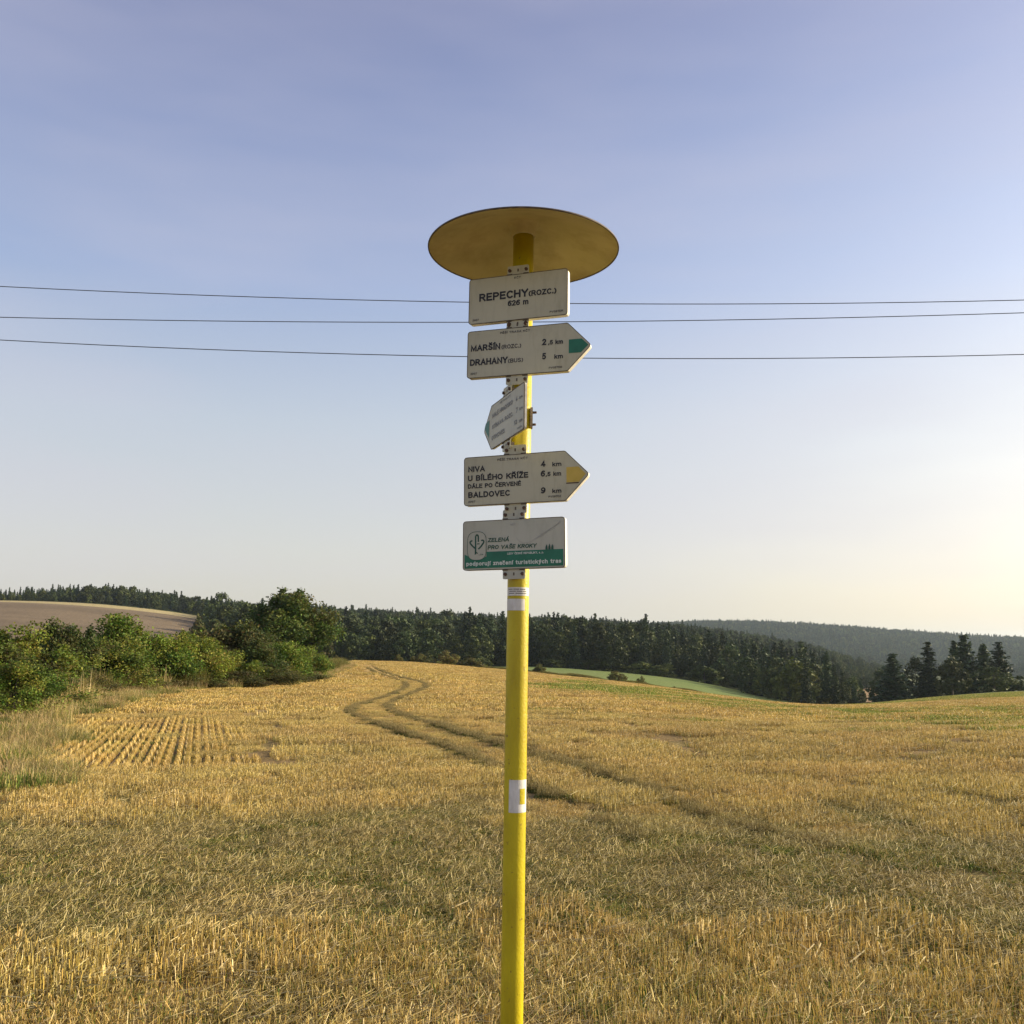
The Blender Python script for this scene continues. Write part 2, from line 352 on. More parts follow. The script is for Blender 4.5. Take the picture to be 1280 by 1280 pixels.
def zones(x, y):
    """per-point description of the ground"""
    r = np.hypot(x, y); a = np.arctan2(x, y); z = height(x, y)
    px, py = project(x, y, z)
    px = np.where(np.abs(a) > 1.2, np.sign(a) * 3000 + 640, px)
    hs = side(x, y, HEDGE); vs = side(x, y, VERGE)
    n1 = fbm(x * 0.35, y * 0.35, 3); n2 = fbm(x * 1.7 + 31, y * 1.7, 3); n3 = fbm(x * 0.07 + 3, y * 0.07, 3)
    front = r < 158
    field = (hs > 0) & front
    verge = np.where(front, (1 - smoothstep(-0.3, 1.2, vs)) * (y < 40) * (hs > -1), 0) + np.where(front & (hs <= 0) & (hs > -6), 1.0, 0)
    verge = np.clip(verge * (1 - 0.7 * ((px > 75) & (vs > -0.5) & (r < 27))), 0, 1)
    plough = (((hs <= -6) & (r > 30) | (r >= 158) & (px < 262)) & (px < 262 - (r > 300) * 4) & (r < 498))
    greenfar = (r >= 156) & (r < 268) & (px > 520) & (px < 985)
    tr = track_mask(x, y) * field
    # young green showing between the stubble: bands and patches
    band = smoothstep(5.2, 6.4, r) * (1 - smoothstep(8.5, 12.5, r)) * (1 - 0.35 * smoothstep(850, 1150, px))
    right = smoothstep(640, 760, px) * (1 - smoothstep(1270, 1500, px) * 0.2)
    mid_r = np.interp(px, [640, 760, 900, 1000, 1100, 1280, 1500], [60, 55, 46, 40, 35, 31, 30])
    gband = right * np.exp(-((np.log(np.maximum(r, 1)) - np.log(mid_r)) / 0.34) ** 2)
    gband = np.maximum(gband, 0.8 * smoothstep(1010, 1090, px) * smoothstep(85, 125, r) * (r < 158))
    left = (1 - smoothstep(250, 520, px)) * smoothstep(9, 13, r) * (1 - smoothstep(16, 21, r))
    green = np.clip(band * smoothstep(0.38, 0.62, n1 * 0.6 + n2 * 0.4) * 1.0 + gband * 0.95 + left * smoothstep(0.4, 0.6, n2) * 0.55
                    + smoothstep(0.6, 0.72, n2) * 0.35 * (r < 30), 0, 1)
    rows = (px > 40) & (px < 310 + (n2 - 0.5) * 120) & (r > 13.0 + (n1 - 0.5) * 4) & (r < 27 + (n1 - 0.5) * 5) & (vs > -0.5)
    td = np.minimum(seg_dist(x, y, TRACKS[0]), seg_dist(x, y, TRACKS[1]))
    return dict(td=td, r=r, a=a, px=px, py=py, hs=hs, vs=vs, n1=n1, n2=n2, n3=n3, field=field, verge=verge, plough=plough,
                greenfar=greenfar, track=tr, green=green, band=band, rows=rows, gband=gband, front=front, z=z)

ROW_A = px_az(250)                                   # drilling direction of the rows
RDX, RDY = math.sin(ROW_A), math.cos(ROW_A)
def row_wave(x, y):
    t = x * RDY - y * RDX + (fbm(x * 0.5, y * 0.5, 2) - 0.5) * 0.12
    return 0.5 + 0.5 * np.cos(t * 2 * math.pi / 0.14)

GOLD = np.array([0.40, 0.275, 0.09]); STRAW = np.array([0.45, 0.32, 0.13]); SOIL = np.array([0.105, 0.072, 0.04])
DGREEN = np.array([0.085, 0.105, 0.022]); MGREEN = np.array([0.19, 0.20, 0.04]); PLOUGH = np.array([0.18, 0.137, 0.088])
def ground_colour(x, y):
    q = zones(x, y); lerp = lambda a, b, t: a + (b - a) * np.clip(t, 0, 1)[:, None]
    c = np.tile(GOLD * 1.1, (len(x), 1))
    c = lerp(c, STRAW * 1.05, smoothstep(0.35, 0.7, q['n3']) * 0.5)
    near = 1 - smoothstep(9, 45, q['r'])
    c = lerp(c, SOIL * 1.5, near * 0.75)                                   # stalks stand in front of dark soil
    c = lerp(c, np.array([0.42, 0.25, 0.05]), smoothstep(0.5, 0.75, fbm(x * 0.05 + 50, y * 0.05, 3)) * 0.2 * (q['r'] > 25))
    tan = (q['px'] > 1060) * smoothstep(42, 60, q['r']) * (q['r'] < 95)
    c = lerp(c, np.array([0.34, 0.27, 0.12]), tan * 0.5)
    c = lerp(c, MGREEN, q['green'] * (0.85 - 0.25 * near))
    w = row_wave(x, y)
    c = lerp(c, SOIL * 1.5, q['rows'] * (1 - w) * 0.75)
    c = lerp(c, DGREEN * 1.7, q['rows'] * (1 - w) * smoothstep(0.35, 0.55, q['n2']) * 0.85)
    streak = smoothstep(0.62, 0.72, fbm(x * 0.06 + 20, y * 0.5 + x * 0.1, 3)) * (q['r'] > 20) * (q['r'] < 140)
    c = lerp(c, np.array([0.20, 0.105, 0.035]), streak * 0.45 * q['field'])
    c = lerp(c, np.array([0.14, 0.105, 0.04]), q['track'] * (0.85 - 0.25 * smoothstep(22, 60, q['r'])))
    c = lerp(c, np.array([0.17, 0.15, 0.05]), q['verge'])
    pth = np.clip(1 - seg_dist(x, y, PATH[0]) / 0.9, 0, 1); c = lerp(c, np.array([0.33, 0.25, 0.14]), pth * 1.6 * q['front'])
    far = ~q['front']
    c[far] = np.array([0.07, 0.085, 0.03])
    pl = q['plough']
    pc = lerp(np.tile(PLOUGH, (len(x), 1)), PLOUGH * 0.8, smoothstep(0.4, 0.7, fbm(x * 0.02, y * 0.06, 4)))
    c[pl] = pc[pl]
    tail = (q['r'] >= 478) & (q['r'] < 520) & (q['px'] < 262); c[tail] = (0.36, 0.30, 0.15)
    gf = q['greenfar']; g2 = lerp(np.tile([0.12, 0.175, 0.05], (len(x), 1)), np.array([0.16, 0.19, 0.06]), q['n3'])
    c[gf] = g2[gf]
    bd = (q['r'] > 150) & (q['r'] < 160) & (q['px'] > 590) & (q['px'] < 960)
    c[bd] = (0.10, 0.07, 0.03)
    rm = (q['r'] >= 150) & (q['r'] < 240) & (q['px'] > 1080)
    c[rm] = lerp(np.tile([0.26, 0.20, 0.07], (len(x), 1)), np.array([0.13, 0.18, 0.04]), smoothstep(0.3, 0.5, q['n3']))[rm]
    clr = (q['r'] > 300) & (q['r'] < 480) & (q['px'] > 1035) & (q['px'] < 1110); c[clr] = (0.22, 0.15, 0.08)
    return np.clip(c * (0.88 + 0.24 * fbm(x * 3.1, y * 3.1, 2))[:, None], 0.01, 0.9)

def build_ground():
    fine = np.linspace(-0.72, 0.72, 900)
    coarse = np.linspace(0.72, 2 * math.pi - 0.72, 120)[1:-1]
    A = np.concatenate([fine, coarse]); R = np.concatenate([[0.8, 1.6], np.concatenate([np.geomspace(2.4, 160, 640)[:-1], np.geomspace(160, 6400, 230)])])
    na, nr = len(A), len(R)
    AA, RG = np.meshgrid(A, R, indexing='ij'); X = (RG * np.sin(AA)).ravel(); Y = (RG * np.cos(AA)).ravel()
    Z = height(X, Y)
    q = zones(X, Y)
    Z = Z - 0.02 * q['track'] * (q['r'] < 120)
    Z = Z + q['rows'] * (row_wave(X, Y) - 0.5) * 0.03
    C = ground_colour(X, Y)
    idx = np.arange(na * nr).reshape(na, nr); nxt = np.roll(idx, -1, axis=0)
    F = np.stack([idx[:, :-1], idx[:, 1:], nxt[:, 1:], nxt[:, :-1]], -1).reshape(-1, 4)
    V = np.stack([X, Y, Z], 1)
    ctr = len(V); V = np.vstack([V, [[0, 0, float(height(0.0, 0.0))]]]); C = np.vstack([C, C[:1]])
    F = np.vstack([F, np.stack([idx[:, 0], nxt[:, 0], np.full(na, ctr), np.full(na, ctr)], -1)]) if False else F
    cap = np.stack([np.full(na, ctr), idx[:, 0], nxt[:, 0]], -1)
    m, n, l, b = new_mat('ground')
    at_ = n.new('ShaderNodeAttribute'); at_.attribute_name = 'Col'
    tc = n.new('ShaderNodeTexCoord')
    def noi(s, d): k = n.new('ShaderNodeTexNoise'); k.inputs['Scale'].default_value = s; k.inputs['Detail'].default_value = d; k.inputs['Roughness'].default_value = 0.65; l.new(tc.outputs['Object'], k.inputs['Vector']); return k
    a1 = noi(9, 6); a2 = noi(1.3, 8)
    mr = n.new('ShaderNodeMapRange'); mr.inputs['From Min'].default_value = 0.3; mr.inputs['From Max'].default_value = 0.7; mr.inputs['To Min'].default_value = 0.6; mr.inputs['To Max'].default_value = 1.4
    mr2 = n.new('ShaderNodeMapRange'); mr2.inputs['From Min'].default_value = 0.3; mr2.inputs['From Max'].default_value = 0.7; mr2.inputs['To Min'].default_value = 0.8; mr2.inputs['To Max'].default_value = 1.2
    l.new(a1.outputs[0], mr.inputs[0]); l.new(a2.outputs[0], mr2.inputs[0])
    v = n.new('ShaderNodeMath'); v.operation = 'MULTIPLY'; l.new(mr.outputs[0], v.inputs[0]); l.new(mr2.outputs[0], v.inputs[1])
    sc = n.new('ShaderNodeVectorMath'); sc.operation = 'SCALE'; l.new(at_.outputs['Color'], sc.inputs[0]); l.new(v.outputs[0], sc.inputs['Scale'])
    l.new(sc.outputs[0], b.inputs['Base Color']); b.inputs['Roughness'].default_value = 0.95; b.inputs['Specular IOR Level'].default_value = 0.1
    bp = n.new('ShaderNodeBump'); bp.inputs['Strength'].default_value = 0.6; bp.inputs['Distance'].default_value = 0.06
    l.new(a1.outputs[0], bp.inputs['Height']); l.new(bp.outputs[0], b.inputs['Normal'])
    me = bpy.data.meshes.new('ground')
    Ft = np.vstack([F[:, [0, 1, 2]], F[:, [0, 2, 3]], cap])
    Ft = Ft[:, ::-1]
    me2 = mesh_np('ground', V, Ft, C, m, smooth=True)
    bpy.data.meshes.remove(me)
    o = link('ground', me2)
    tag(o, 'harvested golden stubble field with plough-land and valley beyond', 'field', kind='structure')
    return o
build_ground()

# ------------------------------------------------------------------ instanced stuff (one object each)
def scatter(name, protos, P, rot, scl, idx, label, cat, seedmat=None):
    """one 'stuff' object that carries many small plants on a cloud of points"""
    pc = bpy.data.collections.new(name + '_kinds')
    for i, me in enumerate(protos):
        o = bpy.data.objects.new('%s_kind_%02d' % (name, i), me); pc.objects.link(o)
    me = bpy.data.meshes.new(name); me.vertices.add(len(P)); me.vertices.foreach_set('co', np.asarray(P, np.float32).ravel())
    def fa(nm, ty, arr, key):
        a = me.attributes.new(nm, ty, 'POINT'); a.data.foreach_set(key, arr.ravel())
    fa('rot', 'FLOAT_VECTOR', np.asarray(rot, np.float32), 'vector'); fa('scl', 'FLOAT_VECTOR', np.asarray(scl, np.float32), 'vector')
    fa('pick', 'INT', np.asarray(idx, np.int32), 'value')
    o = link(name, me)
    ng = bpy.data.node_groups.new(name, 'GeometryNodeTree')
    ng.interface.new_socket('Geometry', in_out='INPUT', socket_type='NodeSocketGeometry')
    ng.interface.new_socket('Geometry', in_out='OUTPUT', socket_type='NodeSocketGeometry')
    n, l = ng.nodes, ng.links
    gi = n.new('NodeGroupInput'); go = n.new('NodeGroupOutput'); iop = n.new('GeometryNodeInstanceOnPoints')
    ci = n.new('GeometryNodeCollectionInfo'); ci.inputs['Collection'].default_value = pc
    ci.inputs['Separate Children'].default_value = True; ci.inputs['Reset Children'].default_value = True
    def na(nm, dt): k = n.new('GeometryNodeInputNamedAttribute'); k.data_type = dt; k.inputs['Name'].default_value = nm; return k
    ar, as_, ai = na('rot', 'FLOAT_VECTOR'), na('scl', 'FLOAT_VECTOR'), na('pick', 'INT')
    e2r = n.new('FunctionNodeEulerToRotation')
    m2p = n.new('GeometryNodeMeshToPoints')
    l.new(gi.outputs[0], m2p.inputs['Mesh']); l.new(m2p.outputs[0], iop.inputs['Points'])
    l.new(ci.outputs[0], iop.inputs['Instance']); iop.inputs['Pick Instance'].default_value = True
    l.new(ai.outputs['Attribute'], iop.inputs['Instance Index'])
    l.new(ar.outputs['Attribute'], e2r.inputs[0]); l.new(e2r.outputs[0], iop.inputs['Rotation'])
    l.new(as_.outputs['Attribute'], iop.inputs['Scale']); l.new(iop.outputs[0], go.inputs[0])
    md = o.modifiers.new('scatter', 'NODES'); md.node_group = ng
    tag(o, label, cat, kind='stuff')
    return o

def blades(n, area, h, w, lean, cols, rs, rows=0.0, flat_frac=0.0, flat_len=(0.08, 0.25), bend=0.0):
    """narrow straws standing or lying on a square patch; returns quads and colours"""
    x = rs.uniform(-area / 2, area / 2, n); y = rs.uniform(-area / 2, area / 2, n)
    if rows: x = np.round(x / rows) * rows + rs.normal(0, rows * 0.13, n)
    hh = rs.uniform(h[0], h[1], n); ww = w * rs.uniform(0.7, 1.4, n)
    a = rs.uniform(0, 2 * math.pi, n); ln = np.abs(rs.normal(0, lean, n)); la = rs.uniform(0, 2 * math.pi, n)
    flat_ = rs.random(n) < flat_frac
    L = rs.uniform(flat_len[0], flat_len[1], n)
    tx = np.where(flat_, np.cos(la) * L, np.cos(la) * hh * ln); ty = np.where(flat_, np.sin(la) * L, np.sin(la) * hh * ln)
    tz = np.where(flat_, rs.uniform(-0.01, 0.05, n), hh)
    z0 = np.where(flat_, rs.uniform(0.003, 0.06, n), -0.01)
    dx = np.cos(a) * ww / 2; dy = np.sin(a) * ww / 2
    dx = np.where(flat_, -np.sin(la) * ww / 2, dx); dy = np.where(flat_, np.cos(la) * ww / 2, dy)
    dzz = np.where(flat_, ww * 0.35, 0)
    base = np.stack([x, y, z0], 1); top = np.stack([x + tx, y + ty, z0 + tz], 1); d = np.stack([dx, dy, dzz], 1)
    c = cols[rs.integers(0, len(cols), n)] * rs.uniform(0.75, 1.25, (n, 1))
    if bend:
        mid = base + (top - base) * 0.55 - np.stack([tx, ty, 0 * tx], 1) * bend
        Q1 = np.stack([base - d, base + d, mid + d * 0.8, mid - d * 0.8], 1)
        Q2 = np.stack([mid - d * 0.8, mid + d * 0.8, top + d * 0.15, top - d * 0.15], 1)
        return np.vstack([Q1, Q2]), np.vstack([c, c])
    return np.stack([base - d, base + d, top + d * 0.8, top - d * 0.8], 1), c

S_cols = np.array([[0.49, 0.35, 0.11], [0.56, 0.43, 0.18], [0.44, 0.30, 0.08], [0.32, 0.23, 0.075], [0.60, 0.48, 0.25], [0.38, 0.29, 0.08]]) * np.array([1.06, 1.03, 0.97])
F_cols = np.array([[0.56, 0.44, 0.18], [0.48, 0.37, 0.13], [0.36, 0.28, 0.10], [0.24, 0.18, 0.065], [0.64, 0.53, 0.27]])
G_cols = np.array([[0.10, 0.155, 0.025], [0.14, 0.19, 0.035], [0.19, 0.20, 0.04], [0.24, 0.22, 0.06], [0.085, 0.11, 0.02]])
D_cols = np.array([[0.50, 0.38, 0.17], [0.42, 0.32, 0.12], [0.56, 0.45, 0.24], [0.26, 0.25, 0.07], [0.36, 0.24, 0.09]])

def patch(name, parts, mat):
    Q = np.vstack([p[0] for p in parts]); C = np.vstack([p[1] for p in parts])
    return quads(name, Q, np.clip(C, 0.01, 0.9), mat)

rs = np.random.default_rng(11)
K = []   # stubble kinds, one metre across
for i in range(3):   # 0-2 tall standing stubble
    K.append(patch('tall_stubble', [blades(1250, 1.05, (0.03, 0.125), 0.0036, 0.26, S_cols, rs), blades(700, 1.05, (0.1, 0.1), 0.0034, 0, F_cols, rs, flat_frac=1, flat_len=(0.03, 0.14)),
                                    blades(700, 1.05, (0.02, 0.08), 0.006, 0.6, G_cols * 1.15, rs)], M_straw))
for i in range(3):   # 3-5 flattened straw with weeds
    K.append(patch('flattened_straw', [blades(600, 1.05, (0.02, 0.06), 0.004, 0.5, S_cols, rs), blades(1100, 1.05, (0.1, 0.1), 0.0032, 0, F_cols * 0.86, rs, flat_frac=1, flat_len=(0.025, 0.10)),
                                       blades(2300, 1.05, (0.015, 0.05), 0.006, 0.7, G_cols * 1.12, rs)], M_straw))
for i in range(2):   # 6-7 short golden stubble
    K.append(patch('golden_stubble', [blades(950, 1.05, (0.05, 0.12), 0.0055, 0.2, S_cols, rs), blades(500, 1.05, (0.1, 0.1), 0.005, 0, F_cols, rs, flat_frac=1, flat_len=(0.04, 0.16)),
                                      blades(200, 1.05, (0.03, 0.07), 0.007, 0.5, G_cols, rs)], M_straw))
for i in range(2):   # 8-9 coarse clumps for the distance
    K.append(patch('far_stubble', [blades(420, 1.1, (0.06, 0.13), 0.016, 0.25, S_cols, rs), blades(90, 1.1, (0.1, 0.1), 0.012, 0, F_cols, rs, flat_frac=1),
                                   blades(50, 1.1, (0.04, 0.08), 0.014, 0.5, G_cols, rs)], M_straw))
K.append(patch('green_clump', [blades(2200, 0.9, (0.03, 0.08), 0.009, 0.6, G_cols * 0.8, rs), blades(160, 0.9, (0.1, 0.1), 0.005, 0, F_cols, rs, flat_frac=1)], M_grass))   # 10
K.append(patch('straw_litter', [blades(1100, 1.0, (0.1, 0.1), 0.0036, 0, F_cols * 1.05, rs, flat_frac=1, flat_len=(0.04, 0.17))], M_straw))   # 11
K.append(patch('row_stubble', [blades(1500, 1.0, (0.07, 0.15), 0.008, 0.15, S_cols * 1.1, rs, rows=0.25)], M_straw))   # 12

def ring(r0, r1, step, a0=-0.66, a1=0.66, jit=0.5):
    """jittered points in a wedge in front of the camera"""
    xs = np.arange(-r1, r1, step); ys = np.arange(0, r1, step)
    X, Y = np.meshgrid(xs, ys); X = X.ravel() + rng.uniform(-jit, jit, X.size) * step; Y = Y.ravel() + rng.uniform(-jit, jit, Y.size) * step
    r = np.hypot(X, Y); a = np.arctan2(X, Y)
    k = (r >= r0) & (r < r1) & (a > a0) & (a < a1)
    return X[k], Y[k]

pts, rots, scs, pick = [], [], [], []
def put(x, y, kind, s, rz, sz=None):
    n = len(x)
    if n == 0: return
    z = height(x, y)
    gx = (height(x + 0.4, y) - height(x - 0.4, y)) / 0.8; gy = (height(x, y + 0.4) - height(x, y - 0.4)) / 0.8
    pts.append(np.stack([x, y, z], 1))
    # tilt with the ground, then turn: small-angle approximation in the turned frame
    c, s_ = np.cos(rz), np.sin(rz)
    rots.append(np.stack([np.arctan(-gx * s_ + gy * c), -np.arctan(gx * c + gy * s_), rz], 1))
    s = np.broadcast_to(s, (n,)); sz = s if sz is None else np.broadcast_to(sz, (n,))
    scs.append(np.stack([s, s, sz], 1)); pick.append(np.broadcast_to(kind, (n,)))

def rand_rz(n): return -ROW_A + rng.choice([0, math.pi], n) + rng.normal(0, 0.12, n)
# near ground 2.5-13 m
x, y = ring(2.2, 14, 0.54); q = zones(x, y); ok = q['field'] & (q['verge'] < 0.6)
edge = 5.55 + (q['n1'] - 0.5) * 1.2
tall = ok & (q['r'] < edge)
put(x[tall], y[tall], rng.integers(0, 3, tall.sum()), 0.85, rand_rz(tall.sum()), rng.uniform(0.5, 1.02, tall.sum()))
low = ok & ~tall & ((q['band'] * 1.1 + (q['n2'] - 0.5) * 1.6 > 0.45) | (q['track'] >= 0.5)) & ((q['td'] > 0.3) | (q['r'] < 9.6))
put(x[low], y[low], rng.integers(3, 6, low.sum()), 0.85, rng.uniform(0, 6.28, low.sum()), rng.uniform(0.6, 1.1, low.sum()))
gold = ok & ~tall & ~low & ((q['td'] > 0.42) | (q['r'] < 9.6))
put(x[gold], y[gold], rng.integers(6, 8, gold.sum()), 0.85, rand_rz(gold.sum()), rng.uniform(0.7, 1.1, gold.sum()))
gc = ok & (rng.random(len(x)) < 0.06 + 0.22 * (q['green'] > 0.5))
put(x[gc] + 0.2, y[gc], 10, rng.uniform(0.15, 0.4, gc.sum()), rng.uniform(0, 6.28, gc.sum()), rng.uniform(0.5, 0.9, gc.sum()))
lt = ok & (rng.random(len(x)) < 0.10)
put(x[lt], y[lt] + 0.2, 11, rng.uniform(0.3, 0.9, lt.sum()), rng.uniform(0, 6.28, lt.sum()))
# middle 14-50 m
x, y = ring(13.6, 50, 0.95); q = zones(x, y); ok = q['field'] & (q['verge'] < 0.6) & (q['td'] > 0.75) & ~q['rows']
ok &= ~((q['green'] > 0.6) & (rng.random(len(x)) < 0.5))
put(x[ok], y[ok], np.where(q['r'][ok] < 26, rng.integers(6, 8, ok.sum()), rng.integers(8, 10, ok.sum())), 1.05, rand_rz(ok.sum()), rng.uniform(0.6, 1.15, ok.sum()))
gr = q['field'] & (q['green'] > 0.35) & (q['td'] > 0.6) & ~q['rows'] & (q['r'] > 20)
put(x[gr], y[gr], 14, 1.1, rng.uniform(0, 6.28, gr.sum()))
gk = q['field'] & (q['green'] > 0.45) & (rng.random(len(x)) < 0.22) & (q['r'] < 36)
put(x[gk], y[gk], 10, rng.uniform(0.25, 0.6, gk.sum()), rng.uniform(0, 6.28, gk.sum()), rng.uniform(0.5, 0.8, gk.sum()))
# drilled rows at the left
xx, yy = ring(13, 28, 0.97, -0.6, -0.15, 0.0)
u = np.arange(-40, 40, 0.14 * 3); v = np.arange(0, 60, 0.95)
U, Vv = np.meshgrid(u, v); U, Vv = U.ravel(), Vv.ravel()
x = U * RDY + Vv * RDX; y = -U * RDX + Vv * RDY; q = zones(x, y); ok = q['rows'] & q['field']
K.append(patch('drilled_rows', [blades(620, 1.0, (0.04, 0.10), 0.008, 0.12, S_cols * 1.1, rs)], M_straw))   # 13: squeezed into three rows below
_me = K[13]; _co = np.empty(len(_me.vertices) * 3, np.float32); _me.vertices.foreach_get('co', _co); _co = _co.reshape(-1, 4, 3)
_rx = np.random.default_rng(5).integers(-1, 2, len(_co)) * 0.14 + np.random.default_rng(6).normal(0, 0.022, len(_co))
_co[:, :, 0] += (_rx - _co[:, :, 0].mean(1))[:, None]; _me.vertices.foreach_set('co', _co.ravel()); _me.update()
keep = rng.random(len(x)) < 0.96 - 0.7 * smoothstep(240, 330, q['px']) - 0.85 * (1 - smoothstep(12.5, 15.5, q['r'])) - 0.6 * smoothstep(23.5, 27, q['r'])
put(x[ok & keep], y[ok & keep], 13, 1.0, np.full((ok & keep).sum(), -ROW_A), rng.uniform(0.5, 1.1, (ok & keep).sum()))
bk = ok & ~keep
put(x[bk], y[bk], rng.integers(6, 8, bk.sum()), 0.7, rng.uniform(0, 6.28, bk.sum()), rng.uniform(0.5, 1.0, bk.sum()))
xf, yf = ring(8, 60, 0.42); qf = zones(xf, yf); of = qf['field'] & (qf['td'] < 0.95) & (qf['verge'] < 0.6) & (qf['td'] > 0.13)
of &= (qf['r'] > 9)
put(xf[of], yf[of], rng.integers(6, 8, of.sum()), 0.46, rng.uniform(0, 6.28, of.sum()), rng.uniform(0.3, 0.6, of.sum()) + 0.35 * smoothstep(0.4, 0.8, qf['td'][of]))
# pressed straw and dark regrowth right in the two wheel marks
for _P, _j in ((TRACKS[0], 0.06), (TRACKS[1], 0.05)):
    _L = np.r_[0, np.cumsum(np.hypot(*np.diff(_P, axis=0).T))]; _t = np.arange(0, _L[-1], 0.11)
    _x = np.interp(_t, _L, _P[:, 0]) + rng.normal(0, _j, len(_t)); _y = np.interp(_t, _L, _P[:, 1]) + rng.normal(0, _j, len(_t)); _r = np.hypot(_x, _y)
    _k = (_r > 8.5) & (_r < 95) & (fbm(_x * 0.7, _y * 0.7, 2) + 0.3 * smoothstep(9, 14, _r) > 0.45)
    put(_x[_k], _y[_k], 15, 0.15 + 0.0004 * _r[_k] + 0.05 * (_r[_k] < 22), rng.uniform(0, 6.28, _k.sum()), rng.uniform(0.5, 1.1, _k.sum()) + 0.35 * (_r[_k] < 22))
# distance 50-150 m
K_PRESS = patch('pressed_straw', [blades(450, 1.05, (0.02, 0.05), 0.02, 0.6, G_cols * 0.8, rs), blades(420, 1.05, (0.1, 0.1), 0.006, 0, F_cols * 0.55, rs, flat_frac=1, flat_len=(0.03, 0.1))], M_straw)
K.append(patch('low_green_regrowth', [blades(700, 1.1, (0.03, 0.09), 0.016, 0.5, G_cols * np.array([1.45, 1.45, 1.2]), rs), blades(90, 1.1, (0.04, 0.1), 0.014, 0.3, S_cols, rs)], M_straw))   # 14
x, y = ring(50, 152, 1.9); q = zones(x, y); far_ok = q['field'] & (q['td'] > 0.9)
gr = far_ok & (rng.random(len(x)) < q['gband'] * 1.3)
put(x[gr], y[gr], 14, 2.0, rng.uniform(0, 6.28, gr.sum()))
ok = far_ok & ~gr
put(x[ok], y[ok], rng.integers(8, 10, ok.sum()), 2.0, rng.uniform(0, 6.28, ok.sum()), rng.uniform(0.7, 1.3, ok.sum()))
K.append(K_PRESS)   # 15
scatter('stubble', K, np.vstack(pts), np.vstack(rots), np.vstack(scs), np.concatenate(pick), 'cut golden cereal stubble with loose straw and low green weeds', 'stubble')

rng = np.random.default_rng(21)
# dry grass verge and hedge foot
pts, rots, scs, pick = [], [], [], []
DG = []
for i in range(2): DG.append(patch('dry_grass', [blades(260, 0.8, (0.2, 0.65), 0.007, 0.5, D_cols, rs, bend=0.3), blades(420, 0.8, (0.1, 0.35), 0.008, 0.6, G_cols * 1.2, rs, bend=0.2)], M_grass))
for i in range(2): DG.append(patch('weedy_grass', [blades(620, 0.9, (0.3, 0.85), 0.016, 0.4, G_cols * np.array([1.0, 0.85, 0.9]), rs, bend=0.2), blades(90, 0.9, (0.4, 0.9), 0.008, 0.25, D_cols * 0.6, rs, bend=0.2)], M_grass))
DG.append(patch('short_grass', [blades(900, 1.0, (0.06, 0.2), 0.010, 0.5, G_cols, rs), blades(200, 1.0, (0.1, 0.25), 0.007, 0.4, D_cols, rs)], M_grass))
DG.append(patch('dead_stalks', [blades(46, 0.8, (0.6, 1.15), 0.012, 0.18, D_cols * 1.25, rs, bend=0.12), blades(90, 0.8, (0.35, 0.75), 0.02, 0.5, D_cols * 1.2, rs, bend=0.3)], M_grass))
x, y = ring(9, 42, 0.62, -0.75, -0.1); q = zones(x, y)
v_ = (q['verge'] > 0.45) & (q['hs'] > -0.5) & (q['front'])
dk = v_ & (q['n1'] * 0.5 + q['n2'] * 0.5 > 0.50); gk = v_ & ~dk
put(x[dk], y[dk], rng.integers(0, 2, dk.sum()), 0.9, rng.uniform(0, 6.28, dk.sum()), rng.uniform(0.22, 0.6, dk.sum()))
put(x[gk], y[gk], 4, 1.0, rng.uniform(0, 6.28, gk.sum()), rng.uniform(0.7, 1.4, gk.sum()))
few = v_ & (rng.random(len(x)) < 0.16)
put(x[few] + 0.3, y[few], rng.integers(0, 2, few.sum()), 0.8, rng.uniform(0, 6.28, few.sum()), rng.uniform(0.5, 0.95, few.sum()))
x, y = ring(18, 100, 0.7, -0.75, -0.12); q = zones(x, y)
f_ = (q['hs'] < 0.5) & (q['hs'] > -3.5)
put(x[f_], y[f_], rng.integers(2, 4, f_.sum()), 1.0, rng.uniform(0, 6.28, f_.sum()), rng.uniform(0.5, 1.2, f_.sum()))
e_ = (q['hs'] < 1.3) & (q['hs'] > 0.0) & (rng.random(len(x)) < 0.7)
put(x[e_], y[e_], rng.integers(0, 2, e_.sum()), 0.9, rng.uniform(0, 6.28, e_.sum()), rng.uniform(0.5, 0.9, e_.sum()))
for px_, py_ in [(95, 876), (112, 872), (150, 868), (158, 868), (172, 866), (176, 866), (200, 865), (60, 880), (250, 861), (235, 862), (98, 884), (162, 867)]:
    h_ = hit(px_, py_); put(np.array([h_[0]]), np.array([h_[1]]), 5, 1.0, rng.uniform(0, 6.28, 1), np.array([1.0]))
# weedy rim where the stubble ends above the green strip
_wp = rng.uniform(600, 965, 420); _p = [at(float(a), float(150 + rng.normal(0, 0.8))) for a in _wp]
_x = np.array([p.x for p in _p]); _y = np.array([p.y for p in _p]); _c = fbm(_wp * 0.05, _wp * 0 + 2, 2)
put(_x, _y, rng.integers(2, 4, len(_x)), 1.5, rng.uniform(0, 6.28, len(_x)), 0.22 + 0.9 * np.clip(_c - 0.35, 0, 1))
scatter('dry_grass', DG, np.vstack(pts), np.vstack(rots), np.vstack(scs), np.concatenate(pick), 'tall dry yellow grass and weeds along the hedge foot', 'grass')

